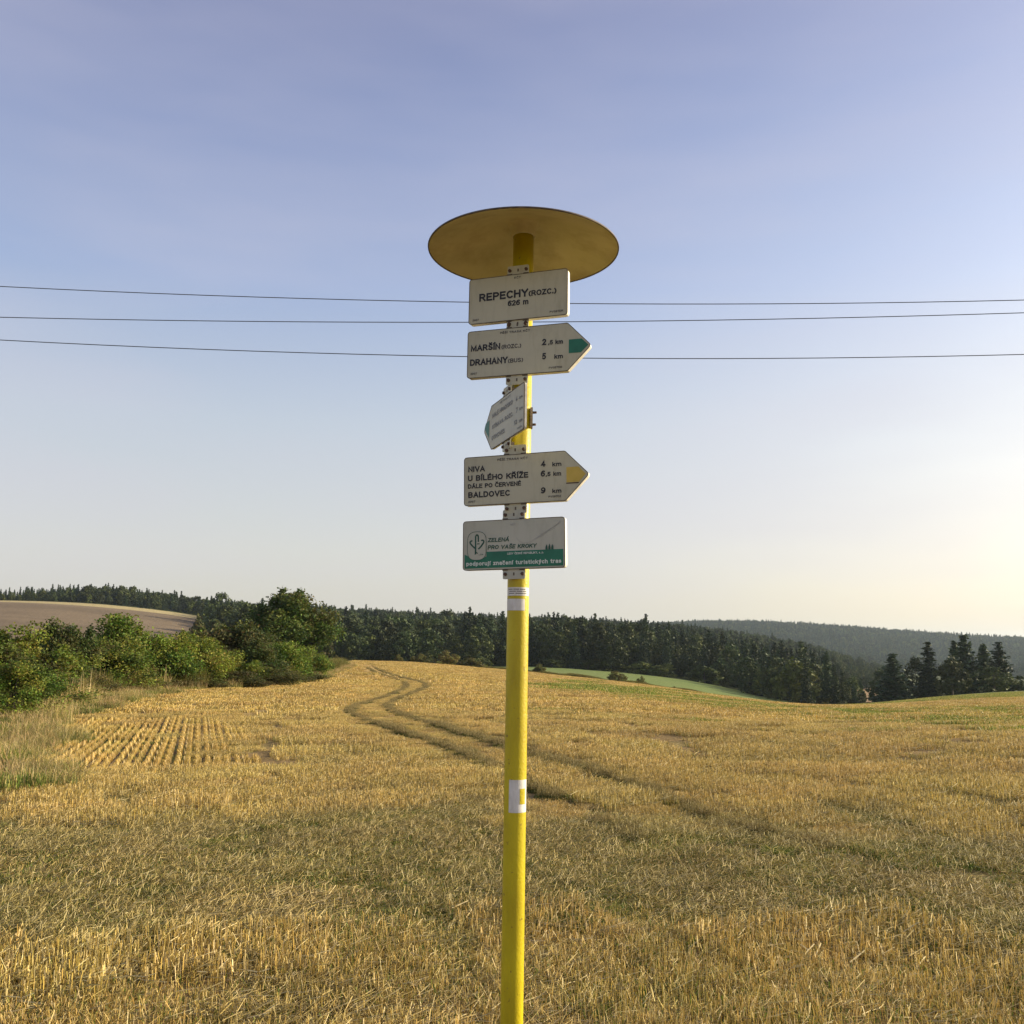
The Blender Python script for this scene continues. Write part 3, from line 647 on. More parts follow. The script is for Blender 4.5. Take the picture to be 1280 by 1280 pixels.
# ------------------------------------------------------------------ shrubs and trees
def leaf_quads(c, size, rs, up=0.0, stretch=1.6):
    """diamond leaves with random facing around centres c (n,3)"""
    n = len(c); a = rs.normal(size=(n, 3)); a[:, 2] += up; a /= np.linalg.norm(a, axis=1, keepdims=True)
    b = rs.normal(size=(n, 3)); b -= (b * a).sum(1, keepdims=True) * a; b /= np.linalg.norm(b, axis=1, keepdims=True)
    d = np.cross(a, b); s = size * rs.uniform(0.6, 1.4, (n, 1))
    return np.stack([c - b * s * stretch / 2, c + d * s / 2, c + b * s * stretch / 2, c - d * s / 2], 1)

def tube(pts_, radii, k=5):
    P = np.array(pts_, float); V = []; 
    for i, p in enumerate(P):
        t = P[min(i + 1, len(P) - 1)] - P[max(i - 1, 0)]; t = t / (np.linalg.norm(t) + 1e-9)
        s = np.cross(t, [0.3, 1, 0.1]); s /= np.linalg.norm(s); w = np.cross(t, s)
        for j in range(k):
            a = 2 * math.pi * j / k; V.append(p + radii[i] * (s * math.cos(a) + w * math.sin(a)))
    V = np.array(V); Q = []
    for i in range(len(P) - 1):
        for j in range(k):
            j2 = (j + 1) % k; Q.append([V[i * k + j], V[i * k + j2], V[(i + 1) * k + j2], V[(i + 1) * k + j]])
    return np.array(Q)

def shrub(seed, H=2.5, W=3.2, n_clump=50, per=270, leaf=0.056, cols=None, shoots=5, trunk=0.0, full=False):
    """returns (foliage mesh, stem mesh) of an uneven leafy crown on real stems"""
    r = np.random.default_rng(seed); C, L, S = [], [], []
    cen = []
    for i in range(n_clump):
        t = r.random() ** 0.8; a = r.uniform(0, 2 * math.pi)
        zz = trunk + (H - trunk) * (0.06 + 0.84 * t)
        prof = (1 - abs(2 * t - 0.9) ** 3 / 1.9) if full else (1 - abs(2 * t - 0.75) ** 2.2 / 1.9)
        rad = W / 2 * max(0.12, prof) * math.sqrt(r.uniform(0.15, 1)) * (0.82 + 0.3 * math.sin(3 * a + seed))
        cen.append((rad * math.cos(a), rad * math.sin(a), zz * (0.93 + 0.12 * math.sin(2 * a + seed * 1.7))))
    cen = np.array(cen)
    for c in cen:
        k = int(per * r.uniform(0.5, 1.4)); rr = r.uniform(0.10, 0.2) * W ** 0.5 * H ** 0.5 * 0.95
        p = r.normal(size=(k, 3)); p /= np.linalg.norm(p, axis=1, keepdims=True); p *= (r.random((k, 1)) ** 0.45) * rr * np.array([1.15, 1.15, 0.85])
        L.append(c + p); base = cols[r.integers(0, len(cols))]
        C.append(base * r.uniform(0.7, 1.3, (k, 1)) * (1 + 0.12 * r.normal(size=(k, 3))))
        m = c * np.array([0.45, 0.45, 0.55]) + r.normal(0, 0.06, 3) * H * 0.3
        S.append(tube([(c[0] * 0.08, c[1] * 0.08, 0 if not trunk else trunk * 0.8), m, c], [0.022 * H / 2.5, 0.013 * H / 2.5, 0.005 * H / 2.5], 4))
    for i in range(shoots):
        c = cen[r.integers(0, n_clump)]; k = int(per * 0.3); h = r.uniform(0.06, 0.15) * H
        t = r.random(k); dirx, diry = r.normal(0, 0.2, 2)
        p = np.stack([dirx * t * h, diry * t * h, t * h + 0.04 * H], 1) + r.normal(0, 0.03 * H * 0.6, (k, 3))
        L.append(c + p); C.append(cols[r.integers(0, len(cols))] * r.uniform(0.8, 1.35, (k, 1)) * np.ones((k, 3)))
        S.append(tube([c, c + np.array([dirx * h, diry * h, h + 0.03 * H])], [0.008, 0.003], 3))
    L = np.vstack(L); C = np.clip(np.vstack(C), 0.008, 0.6)
    k = L[:, 2] > 0.02; L, C = L[k], C[k]
    fol = quads('foliage', leaf_quads(L, leaf, r, up=0.5), C, M_leaf)
    if trunk:
        S.append(tube([(0, 0, -0.3), (0.05, 0, trunk * 0.6), (0, 0.05, H * 0.7)], [H * 0.03, H * 0.024, H * 0.008], 7))
    Sq = np.vstack(S)
    st = mesh_np('stems', Sq.reshape(-1, 3), np.arange(len(Sq) * 4).reshape(-1, 4), None, M_bark)
    return fol, st

HG = np.array([[0.085, 0.135, 0.022], [0.12, 0.165, 0.028], [0.155, 0.195, 0.03], [0.07, 0.105, 0.02], [0.19, 0.205, 0.04]])     # fresh hedge greens
YG = np.array([[0.17, 0.20, 0.03], [0.14, 0.18, 0.03], [0.21, 0.22, 0.05], [0.11, 0.15, 0.025]])
DKG = np.array([[0.05, 0.075, 0.02], [0.065, 0.085, 0.022], [0.09, 0.085, 0.03], [0.045, 0.065, 0.02], [0.10, 0.11, 0.03]])
BRG = np.array([[0.10, 0.10, 0.035], [0.13, 0.11, 0.045], [0.08, 0.085, 0.03], [0.11, 0.12, 0.04]])
OLV = np.array([[0.11, 0.12, 0.05], [0.14, 0.15, 0.06], [0.09, 0.10, 0.045]])
SH = {'fresh': [shrub(1, cols=HG), shrub(2, cols=HG, W=3.0, shoots=9)], 'yellow': [shrub(3, cols=YG, W=3.4), shrub(4, cols=YG, shoots=7)],
      'dark': [shrub(5, cols=DKG, W=3.3, per=300), shrub(6, cols=DKG)], 'brown': [shrub(7, cols=BRG, W=3.4, H=2.2), shrub(8, cols=BRG, H=2.0)]}
def put_shrub(name, loc, meshes, sxy, sz, rz, label, cat, group):
    t = empty(name, loc, rz); t.scale = (sxy, sxy, sz)
    a = link('foliage', meshes[0], t); b = link('stems', meshes[1], t)
    tag(t, label, cat, group)
    return t

# hedge shrubs: (column, row of the foot, row of the top, width in columns, kind, name, label)
HB = [
 (-60, 890, 788, 130, 'fresh', 0, 'hedge_shrub', 'green hedge shrub cut off by the left edge of the view'),
 (18, 882, 782, 100, 'fresh', 1, 'hedge_shrub', 'leafy green hedge shrub at the far left end of the hedge'),
 (68, 873, 776, 66, 'dark', 0, 'hedge_shrub', 'dark hedge shrub with upright leafy shoots above its neighbours at left'),
 (106, 870, 792, 62, 'fresh', 0, 'hedge_shrub', 'mid green hedge shrub in the low gap left of the tall bright one'),
 (146, 867, 772, 90, 'yellow', 0, 'hedge_shrub', 'tallest bright yellow green bushy shrub in the left hedge'),
 (126, 870, 806, 52, 'dark', 1, 'hedge_shrub', 'dark green shrub in front of the tall bright hedge shrub'),
 (188, 866, 790, 76, 'fresh', 1, 'hedge_shrub', 'round green hedge shrub just right of the tall bright one'),
 (220, 864, 788, 74, 'yellow', 1, 'hedge_shrub', 'yellow green hedge shrub halfway between tall bright shrub and dark tree'),
 (252, 863, 798, 72, 'yellow', 0, 'hedge_shrub', 'low sloping yellow green shrub before the brownish bushes of the hedge'),
 (262, 857, 776, 74, 'brown', 0, 'hedge_shrub', 'dark brownish shrub on the left side under the big hedge tree'),
 (296, 856, 774, 86, 'dark', 0, 'hedge_shrub', 'big dark shrub directly left of the large hedge tree'),
 (284, 861, 812, 66, 'fresh', 1, 'hedge_shrub', 'green shrub in front of the big dark shrub near the tree'),
 (322, 858, 800, 66, 'dark', 1, 'hedge_shrub', 'dark green shrub growing at the foot of the large hedge tree'),
 (350, 856, 796, 66, 'fresh', 0, 'hedge_shrub', 'lighter green shrub under the right half of the large hedge tree'),
 (378, 852, 806, 52, 'fresh', 1, 'hedge_shrub', 'green shrub near the right end of the hedge by the field track'),
 (396, 848, 816, 30, 'yellow', 1, 'hedge_shrub', 'last small pale green shrub at the very right end of the hedge'),
 (300, 862, 834, 60, 'brown', 1, 'low_shrub', 'low brownish weedy shrub at the field edge below the dark shrub'),
 (344, 860, 832, 54, 'brown', 0, 'low_shrub', 'low olive shrub at the field edge in front of the big hedge tree'),
 (256, 864, 836, 60, 'brown', 1, 'low_shrub', 'low brownish shrub right of the middle of the hedge foot'),
 (212, 866, 838, 60, 'brown', 0, 'low_shrub', 'low brownish shrub at the stubble edge halfway along the hedge'),
 (380, 855, 836, 42, 'brown', 1, 'low_shrub', 'smallest low shrub beside the pale field path bend'),
 (30, 890, 836, 100, 'fresh', 0, 'low_shrub', 'low green bramble mound at the left end above the dry grass'),
 (100, 875, 834, 64, 'brown', 0, 'low_shrub', 'low brown weedy shrub where the dry grass meets the hedge'),
 (165, 869, 838, 60, 'brown', 1, 'low_shrub', 'low brownish weedy shrub below the tall bright hedge shrub'),
]
for (cx, fy, ty, w, kind, ki, nm, lab) in HB:
    X, Y, R = hit(cx, fy - 3); 
    px_h = max(8, fy - ty); Hm = px_h / FOC * R * 1.02; Wm = w / FOC * R * 1.3
    f = SH[kind][ki]
    put_shrub(nm, (X, Y, float(height(X, Y)) - 0.05), f, Wm / 3.0, Hm / 2.85, random.uniform(0, 6.28), lab, 'shrub', 'shrubs of the left hedge')

# a second line of shrubs behind, filling the depth of the hedge
for i in range(17):
    px_ = [-40, 5, 45, 88, 120, 165, 200, 232, 262, 285, 318, 345, 368, 60, 150, 225, 20][i]
    r_ = [28, 31, 35, 39, 42, 45, 48, 52, 60, 66, 74, 80, 84, 34, 40, 47, 26][i]
    top = [800, 800, 800, 806, 804, 800, 802, 806, 806, 800, 800, 806, 815, 812, 800, 808, 808][i]
    p = at(px_, r_); kind = ['fresh', 'dark', 'fresh', 'yellow'][i % 4]
    Hm = (slope_of(top) * math.cos(px_az(px_)) * r_ + EYE - p.z); Hm = max(1.2, Hm)
    lab = ['green second-row shrub behind the shrub cut by the left edge', 'dark second-row shrub behind the far left leafy shrub', 'green second-row shrub left of the dark upright shrub',
           'yellowish second-row shrub peeping right of the dark upright shrub', 'green second-row shrub left behind the tallest bright shrub', 'dark second-row shrub right behind the tallest bright shrub',
           'green second-row shrub behind the round green shrub', 'yellowish second-row shrub before the plough-land corner', 'green second-row shrub behind the brownish shrub',
           'dark second-row shrub left of the large tree trunk', 'green second-row shrub against the left flank of the large tree', 'yellowish second-row shrub straight below the large tree crown',
           'green second-row shrub under the right flank of the large tree', 'dark second-row shrub in the gap above the low bramble mound', 'green second-row shrub deep inside the tallest bright shrub group',
           'yellowish second-row shrub in the hollow right of the hedge middle', 'green second-row shrub nearest the left frame edge above dry grass'][i]
    put_shrub('hedge_shrub', p - Vector((0, 0, 0.05)), SH[kind][i % 2], 1.15 * r_ / 42, Hm / 2.75, random.uniform(0, 6.28), lab, 'shrub', 'shrubs of the second hedge row')

# the large hedge tree
BT = shrub(21, H=7.4, W=7.2, n_clump=120, per=260, leaf=0.14, cols=DKG * np.array([1.0, 1.15, 0.95]), shoots=40, trunk=1.0, full=True)
X, Y, R = hit(366, 842)
R = 76.0; P = at(364, R)
BTo = empty('hedge_tree', P, 0.6)
link('crown', BT[0], BTo); link('trunk', BT[1], BTo)
Hm = slope_of(741) * math.cos(px_az(364)) * R + EYE - P.z
BTo.scale = (0.98, 0.98, Hm / 7.5)
tag(BTo, 'large dark rounded broadleaf tree rising from the hedge', 'tree')

# greyish and pale trees beyond the hedge, in front of the wood
FT = [shrub(31, H=6, W=4.6, n_clump=40, per=110, leaf=0.32, cols=OLV, shoots=6, trunk=0.8), shrub(32, H=6, W=5.4, n_clump=44, per=110, leaf=0.32, cols=OLV * 1.15, shoots=4, trunk=0.8),
      shrub(33, H=3, W=4.2, n_clump=34, per=120, leaf=0.18, cols=OLV * np.array([1.45, 1.3, 1.1]), shoots=3)]
def far_tree(px_, r_, top, wpx, k, label, group=None, name='broadleaf_tree', cat='tree', sink=0.1, protos=None, baseH=6.4):
    p = at(px_, r_); ca = math.cos(px_az(px_))
    Hm = slope_of(top) * ca * r_ + EYE - p.z
    t = empty(name, p - Vector((0, 0, sink)), random.uniform(0, 6.28)); f = (protos or FT)[k]
    W0 = {0: 4.6, 1: 5.4, 2: 4.2}[k] if not protos else 5.0
    s = wpx / FOC * r_ / W0 * 0.95
    t.scale = (s, s, Hm / (baseH if k != 2 or protos else 3.25))
    link('crown', f[0], t); link('trunk', f[1], t)
    tag(t, label, cat, group); return t
for a_ in [
 (247, 190, 768, 26, 0, 'small greyish tree at the corner of the brown plough-land'),
 (232, 170, 784, 24, 1, 'low grey shrubby tree at the lower right edge of the plough-land'),
 (268, 200, 768, 24, 1, 'grey green tree between the plough-land corner and the pale green gap'),
 (300, 240, 776, 30, 1, 'pale green tree just left of the large hedge tree'),
 (405, 175, 768, 26, 0, 'tree showing behind the right flank of the large hedge tree')]:
    far_tree(*a_, group='trees just beyond the hedge')

# ---- forest kinds
def spruce(seed, H=15.0, W=5.0, whorls=26, cols=None, leaf=0.42, thin=1.0, bare=0.04):
    r = np.random.default_rng(seed); L, C, B = [], [], []
    for i in range(whorls):
        t = bare + (1 - bare) * (i / whorls); z = H * t
        rad = W / 2 * (1 - t) ** 0.8 * (0.8 + 0.4 * r.random()) + 0.12
        nb = max(4, int(11 * (1 - t) + 4))
        for j in range(nb):
            a = 2 * math.pi * (j + r.random()) / nb; ln = rad * r.uniform(0.65, 1.15)
            m = max(3, int(9 * ln / 2.2 * thin)); s = np.linspace(0.12, 1, m)
            x_ = np.cos(a) * ln * s; y_ = np.sin(a) * ln * s; z_ = z - 0.28 * ln * s + 0.10 * ln * s * s * 2
            p = np.stack([x_, y_, z_], 1) + r.normal(0, 0.10, (m, 3)); L.append(np.repeat(p, 2, 0) + r.normal(0, 0.12, (2 * m, 3)))
            C.append(np.repeat((cols[r.integers(0, len(cols))] * r.uniform(0.7, 1.3))[None], 2 * m, 0))
    L = np.vstack(L); C = np.clip(np.vstack(C), 0.006, 0.5)
    return quads('spruce_crown', leaf_quads(L, leaf, r, up=1.0, stretch=1.7), C, M_forest), mesh_np('trunk', tube([(0, 0, -0.5), (0, 0, H * 0.5), (0, 0, H * 0.98)], [0.22, 0.14, 0.03], 6).reshape(-1, 3), np.arange(2 * 6 * 4).reshape(-1, 4), None, M_bark)
def broad(seed, H=13.0, W=7.0, n=46, per=46, leaf=0.55, cols=None, low=0.12):
    r = np.random.default_rng(seed); L, C = [], []
    for i in range(n):
        t = r.random(); a = r.uniform(0, 6.28); z = H * (low + (0.94 - low) * t)
        rad = W / 2 * (1 - abs(2 * t - 0.8) ** 2.4 / 2.0) * math.sqrt(r.uniform(0.1, 1)); c = np.array([rad * math.cos(a), rad * math.sin(a), z])
        k = int(per * r.uniform(0.6, 1.3)); p = r.normal(size=(k, 3)); p /= np.linalg.norm(p, axis=1, keepdims=True); p *= (r.random((k, 1)) ** 0.4) * r.uniform(0.7, 1.5)
        L.append(c + p); C.append(cols[r.integers(0, len(cols))] * r.uniform(0.75, 1.25, (k, 1)) * np.ones((k, 3)))
    L = np.vstack(L); C = np.clip(np.vstack(C), 0.006, 0.5)
    return quads('broadleaf_crown', leaf_quads(L, leaf, r, up=0.6, stretch=1.3), C, M_forest), mesh_np('trunk', tube([(0, 0, -0.5), (0.1, 0, H * 0.4), (0, 0.1, H * 0.8)], [0.25, 0.17, 0.05], 6).reshape(-1, 3), np.arange(2 * 6 * 4).reshape(-1, 4), None, M_bark)
SPC = np.array([[0.030, 0.048, 0.022], [0.038, 0.058, 0.025], [0.048, 0.066, 0.028]])
BRC = np.array([[0.05, 0.07, 0.022], [0.065, 0.085, 0.026], [0.082, 0.096, 0.03]])
FK = [spruce(41, cols=SPC), spruce(42, cols=SPC * 0.9, H=16, W=4.4), spruce(43, cols=SPC * 1.15, H=14, W=4.8, bare=0.2),
      broad(44, cols=BRC, W=9.5, n=60, per=52), broad(45, cols=BRC * 0.85, H=12, W=9.0, n=56, per=50), broad(46, cols=BRC * np.array([1.55, 1.4, 1.05]), H=10, W=8.0, n=50, per=50)]
KN = ['spruce', 'spruce', 'spruce', 'broadleaf', 'broadleaf', 'broadleaf']
FH = [15, 16, 14, 13, 12, 10]

# individual trees on the slope at the right
RT = [
 (1115, 215, 815, 46, 0, 'narrow dark pointed spruce standing alone left of the right-hand tree group'),
 (1099, 222, 838, 30, 3, 'low dark tree leaning against the left side of the lone pointed spruce'),
 (1160, 215, 801, 38, 1, 'tall pointed spruce at the left of the right-hand tree group'),
 (1143, 226, 822, 26, 3, 'dark low broadleaf tree between the lone spruce and the tall one'),
 (1187, 205, 822, 40, 5, 'rounded lighter green broadleaf tree between two tall spruces'),
 (1193, 232, 800, 30, 2, 'spruce behind the rounded light green tree, lower than the tallest'),
 (1206, 220, 791, 40, 0, 'tallest dark spruce of the right-hand tree group'),
 (1229, 222, 804, 34, 2, 'broad dark spruce right of the tallest one'),
 (1248, 220, 801, 38, 1, 'dark spruce at the right end of the right-hand tree group'),
 (1240, 200, 833, 40, 4, 'small round broadleaf tree in front of the rightmost spruces'),
 (1273, 205, 845, 18, 3, 'small dark bush tree at the right edge of the view'),
 (1320, 215, 826, 46, 4, 'broadleaf tree just outside the right edge of the view'),
]
for (px_, r_, top, wpx, k, lab) in RT:
    p = at(px_, r_); Hm = slope_of(top) * math.cos(px_az(px_)) * r_ + EYE - p.z
    t = empty(KN[k] + '_tree', p - Vector((0, 0, 0.3)), random.uniform(0, 6.28))
    s = wpx / FOC * r_ / (5.0 if k < 3 else 8.8); t.scale = (s, s, (Hm + 0.3) / (FH[k] * 1.01))
    link('crown', FK[k][0], t); link('trunk', FK[k][1], t)
    tag(t, lab, 'tree', 'trees on the right-hand slope')

# bushes along the far rim of the stubble field and foot of the wood
RB = [
 (421, 150, 817, 12, 'tiny pale bush on the field rim right of the hedge tree'),
 (498, 150, 816, 16, 'small dark bush on the field rim left of the pole'),
 (527, 150, 815, 26, 'medium bush on the field rim, second left of the pole'),
 (556, 150, 811, 34, 'wide olive bush clump on the field rim left of the pole'),
 (590, 150, 820, 36, 'low wide bush nearest the pole on its left side'),
 (674, 150, 828, 24, 'round dark bush on the field rim just right of the pole'),
 (733, 150, 843, 16, 'low flat bush between the two round bushes on the rim'),
 (768, 150, 837, 34, 'widest dark double bush on the field rim right of the pole'),
 (802, 150, 843, 13, 'small round bush right of the widest one on the rim'),
 (842, 150, 856, 9, 'tiny low bush near the right part of the field rim'),
]
for (px_, r_, top, wpx, lab) in RB:
    far_tree(px_, r_, top, wpx, 2, lab, 'bushes along the far field rim', 'field_bush', 'bush', sink=0.2)
WB = [(760, 272, 824, 40), (735, 275, 822, 28), (800, 272, 826, 40), (830, 270, 828, 34), (560, 262, 818, 30), (600, 262, 820, 28), (530, 262, 815, 30), (690, 268, 822, 30),
      (880, 270, 830, 40), (1035, 250, 858, 30), (1062, 246, 862, 26), (1150, 236, 858, 16), (1090, 244, 868, 22)]
for i, (px_, r_, top, wpx) in enumerate(WB):
    lab = ['olive bush tree above the widest rim bush at the wood foot', 'small olive bush tree left above the widest rim bush', 'olive bush tree right above the small round rim bush', 'lighter bush tree over the start of the thin dark weed line',
           'olive bush tree just above the wide rim bush clump', 'olive bush tree close left of the pole at the wood foot', 'olive bush tree above the second rim bush left of the pole', 'olive bush tree above the round bush right of the pole',
           'rounded bush tree over the right half of the green strip', 'bushy tree at the bottom of the dip, left one', 'bushy lighter tree at the right corner of the dip', 'small bush at the left foot of the tall pointed spruce', 'bush tree beside the brown clearing in the dip'][i]
    p = at(px_, r_); Hm = slope_of(top) * math.cos(px_az(px_)) * r_ + EYE - p.z
    t = empty('broadleaf_tree', p - Vector((0, 0, 0.3)), random.uniform(0, 6.28)); s = wpx / FOC * r_ / 8.0
    t.scale = (s, s, max(2.5, Hm) / 10.2); link('crown', FK[5][0], t); link('trunk', FK[5][1], t)
    tag(t, lab, 'tree', 'bushy trees along the wood edge')

rng = np.random.default_rng(14); random.seed(5)
# the wood: the 300 trees that show largest are objects, the rest one mass
step = 6.6
xs = np.arange(-760, 560, step); ys = np.arange(120, 960, step)
X, Y = np.meshgrid(xs, ys); X = X.ravel() + rng.uniform(-0.42, 0.42, X.size) * step; Y = Y.ravel() + rng.uniform(-0.42, 0.42, Y.size) * step
q = zones(X, Y); px_, r_ = q['px'], q['r']
near_edge = np.interp(px_, [-900, 255, 262, 330, 410, 520, 640, 900, 960, 1000, 1060, 1090, 1120, 1400], [525, 525, 330, 250, 262, 262, 270, 270, 240, 215, 230, 262, 900, 900])
near_edge = near_edge + (fbm(X * 0.03, Y * 0.03, 3) - 0.5) * 14
inw = (r_ > near_edge) & (r_ < 830) & (px_ > -260) & (px_ < 1140)
inw &= ~((px_ > 1035) & (px_ < 1108) & (r_ > 275) & (r_ < 440))
inw &= ~((px_ > 285) & (px_ < 318) & (r_ > 330) & (r_ < 400))
X, Y, px_, r_ = X[inw], Y[inw], px_[inw], r_[inw]
depth_in = r_ - near_edge[inw]
mixn = fbm(X * 0.012 + 7, Y * 0.012, 3)
pb = np.clip(0.64 + (mixn - 0.5) * 1.8 + np.where(depth_in < 18, 0.25, 0), 0.1, 0.92)
isb = rng.random(len(X)) < pb
kind = np.where(isb, rng.integers(3, 6, len(X)), rng.integers(0, 3, len(X)))
sc_ = rng.uniform(0.72, 1.12, len(X)) * np.where(depth_in < 9, 0.75, 1.0)
# tree height follows the skyline: lower trees on the left hill, taller in the middle
sc_ *= np.interp(px_, [-300, 0, 60, 120, 250, 400, 640, 900, 1000, 1040, 1062, 1140], [0.5, 0.42, 0.55, 0.72, 0.70, 0.9, 0.84, 0.80, 0.78, 0.72, 0.5, 0.42])
sc_ = np.where(kind < 3, sc_ * 0.95, sc_) * np.interp(r_, [240, 420, 560, 800], [1.32, 1.2, 1.0, 0.95])
sc_ = np.where(np.random.default_rng(8).random(len(X)) < 0.04, sc_ * 1.18, sc_)
score = np.array([FH[k] for k in kind]) * sc_ / r_ * (1 + 6 * (depth_in < 14) + 2.0 * (depth_in < 24)) * ((px_ > -30) & (px_ < 1140))
order = np.argsort(-score)
Zt = height(X, Y) - 0.3
ZN = [(-999, 60, 'at the left end of the hilltop'), (60, 150, 'on the round hilltop'), (150, 262, 'above the right plough-land edge'),
      (262, 310, 'left of the large hedge tree'), (310, 420, 'behind the large hedge tree'), (420, 500, 'right of the large hedge tree'),
      (500, 570, 'above the olive rim bushes'), (570, 645, 'close left of the yellow pole'), (645, 700, 'close right of the yellow pole'),
      (700, 760, 'between pole and widest bush'), (760, 830, 'above the widest rim bush'), (830, 890, 'above the middle of the green strip'),
      (890, 960, 'above the right end of the green strip'), (960, 1010, 'at the left side of the dip'), (1010, 1060, 'in the middle of the dip'), (1060, 1400, 'before the lone right spruce')]
ORD = ['first', 'second', 'third', 'fourth', 'fifth', 'sixth', 'seventh', 'eighth', 'ninth', 'tenth', 'eleventh', 'twelfth', 'thirteenth', 'fourteenth', 'fifteenth', 'sixteenth', 'seventeenth', 'eighteenth', 'nineteenth', 'twentieth',
       'twenty-first', 'twenty-second', 'twenty-third', 'twenty-fourth', 'twenty-fifth', 'twenty-sixth', 'twenty-seventh', 'twenty-eighth', 'twenty-ninth', 'thirtieth', 'thirty-first', 'thirty-second', 'thirty-third', 'thirty-fourth', 'thirty-fifth', 'thirty-sixth']
cnt = {}
for i in sorted(order[:285], key=lambda i: px_[i]):
    k = int(kind[i])
    # too small in the picture to need parts: one mesh
    o = link(KN[k] + '_tree', FK[k][0], loc=(X[i], Y[i], Zt[i]))
    s = float(sc_[i]); o.scale = (s * random.uniform(0.9, 1.15), s * random.uniform(0.9, 1.15), s); o.rotation_euler = (0, 0, random.uniform(0, 6.28))
    zone = [z for z in ZN if z[0] <= px_[i] < z[1]][0][2]; key = (zone, k < 3); c_ = cnt.get(key, 0); cnt[key] = c_ + 1
    tag(o, '%s %s from the left %s' % (ORD[min(c_, 35)], 'dark spruce' if k < 3 else 'rounded tree', zone), 'tree', 'front trees of the wood')
rest = order[285:]
FKm = [f[0] for f in FK]
P = np.stack([X[rest], Y[rest], Zt[rest]], 1); s = sc_[rest]
scatter('woodland', FKm, P, np.stack([0 * s, 0 * s, rng.uniform(0, 6.28, len(s))], 1), np.stack([s, s, s], 1), kind[rest], 'dense dark mixed wood rising behind the stubble field', 'wood')
# far ridge
step = 9.0
a_ = rng.uniform(px_az(-200), px_az(1700), 26000); rr_ = np.sqrt(rng.uniform(1250 ** 2, 2330 ** 2, 26000))
X = rr_ * np.sin(a_); Y = rr_ * np.cos(a_); q = zones(X, Y)
k_ = (q['px'] > 640); X, Y = X[k_], Y[k_]
s = rng.uniform(0.75, 1.25, len(X)); kind = rng.integers(0, 5, len(X))
P = np.stack([X, Y, height(X, Y) - 0.5], 1)
scatter('far_ridge_wood', FKm, P, np.stack([0 * s, 0 * s, rng.uniform(0, 6.28, len(s))], 1), np.stack([s * 1.3, s * 1.3, s], 1), kind, 'hazy blue wooded ridge far behind on the right', 'wood')

# ------------------------------------------------------------------ signpost
Z0 = 0.0
BASE_B = Vector((-0.00113, 2.9, -1.0427 + EYE)); LEAN = 0.0161
def axis(z): return Vector((BASE_B.x + LEAN * (z - BASE_B.z), 2.9, z))
gz = float(height(axis(0).x, 2.9))
POST = empty('signpost', axis(gz)); POST.rotation_euler = (0, math.atan(LEAN), 0)
tag(POST, 'tall yellow hiking signpost with round roof and five boards in the stubble', 'signpost')
PR = 0.0325; POLE_H = (2.950 - gz)
def on_pole(z): return (z - gz) / math.cos(math.atan(LEAN))
def lathe(prof, k=48):
    bm = bmesh.new(); rings = []
    for r_, z_ in prof:
        if r_ < 1e-6: rings.append([bm.verts.new((0, 0, z_))])
        else: rings.append([bm.verts.new((r_ * math.cos(2 * math.pi * j / k), r_ * math.sin(2 * math.pi * j / k), z_)) for j in range(k)])
    for a, b in zip(rings[:-1], rings[1:]):
        for j in range(k):
            j2 = (j + 1) % k
            if len(a) == 1: bm.faces.new((a[0], b[j], b[j2]))
            elif len(b) == 1: bm.faces.new((a[j], a[j2], b[0]))
            else: bm.faces.new((a[j], a[j2], b[j2], b[j]))
    bmesh.ops.recalc_face_normals(bm, faces=bm.faces); return bm
bm_obj('pole', lathe([(0, -0.4), (PR, -0.4), (PR, 0.6), (PR, 1.2), (PR, 1.8), (PR, POLE_H - 0.004), (0, POLE_H)]), M_pole, POST, True)
# round roof: a shallow dished cone of thin sheet with a rolled rim
RZ = on_pole(1.262 + EYE)
prof_in = [(0.001, 0.086), (0.05, 0.083), (0.11, 0.068), (0.18, 0.044), (0.25, 0.018), (0.300, 0.0)]
bm = lathe([(r_, RZ + z_) for r_, z_ in prof_in], 96)
roof = bm_obj('roof', bm, M_roof_in, POST, True)
bm_obj('roof_top_skin', lathe([(0.0, RZ + 0.0895)] + [(r_, RZ + z_ + 0.003) for r_, z_ in prof_in[1:]], 96), M_roof_out, roof, True)
bm_obj('rim', lathe([(0.299, RZ - 0.0015), (0.3025, RZ - 0.002), (0.303, RZ + 0.001), (0.302, RZ + 0.0035), (0.299, RZ + 0.002), (0.299, RZ - 0.0015)], 96), M_edge_dark, roof, True)
bm_obj('collar', lathe([(PR + 0.001, RZ + 0.045), (PR + 0.007, RZ + 0.047), (PR + 0.007, RZ + 0.075), (PR + 0.02, RZ + 0.083)], 32), M_roof_in, POST, True)

def box(bm, x0, x1, y0, y1, z0, z1):
    v = [bm.verts.new(p) for p in [(x0, y0, z0), (x1, y0, z0), (x1, y1, z0), (x0, y1, z0), (x0, y0, z1), (x1, y0, z1), (x1, y1, z1), (x0, y1, z1)]]
    for f in [(0, 3, 2, 1), (4, 5, 6, 7), (0, 1, 5, 4), (1, 2, 6, 5), (2, 3, 7, 6), (3, 0, 4, 7)]: bm.faces.new([v[i] for i in f])
def rounded(poly, rad, seg=5):
    out = []; n = len(poly)
    for i in range(n):
        p0, p, p1 = Vector(poly[i - 1]), Vector(poly[i]), Vector(poly[(i + 1) % n])
        a = (p0 - p).normalized(); b = (p1 - p).normalized(); ang = a.angle(b); d = min(rad / math.tan(ang / 2), (p0 - p).length * 0.45, (p1 - p).length * 0.45)
        s, e = p + a * d, p + b * d
        for k in range(seg + 1):
            t = k / seg; out.append(tuple((1 - t) ** 2 * s + 2 * t * (1 - t) * p + t * t * e))
    return out
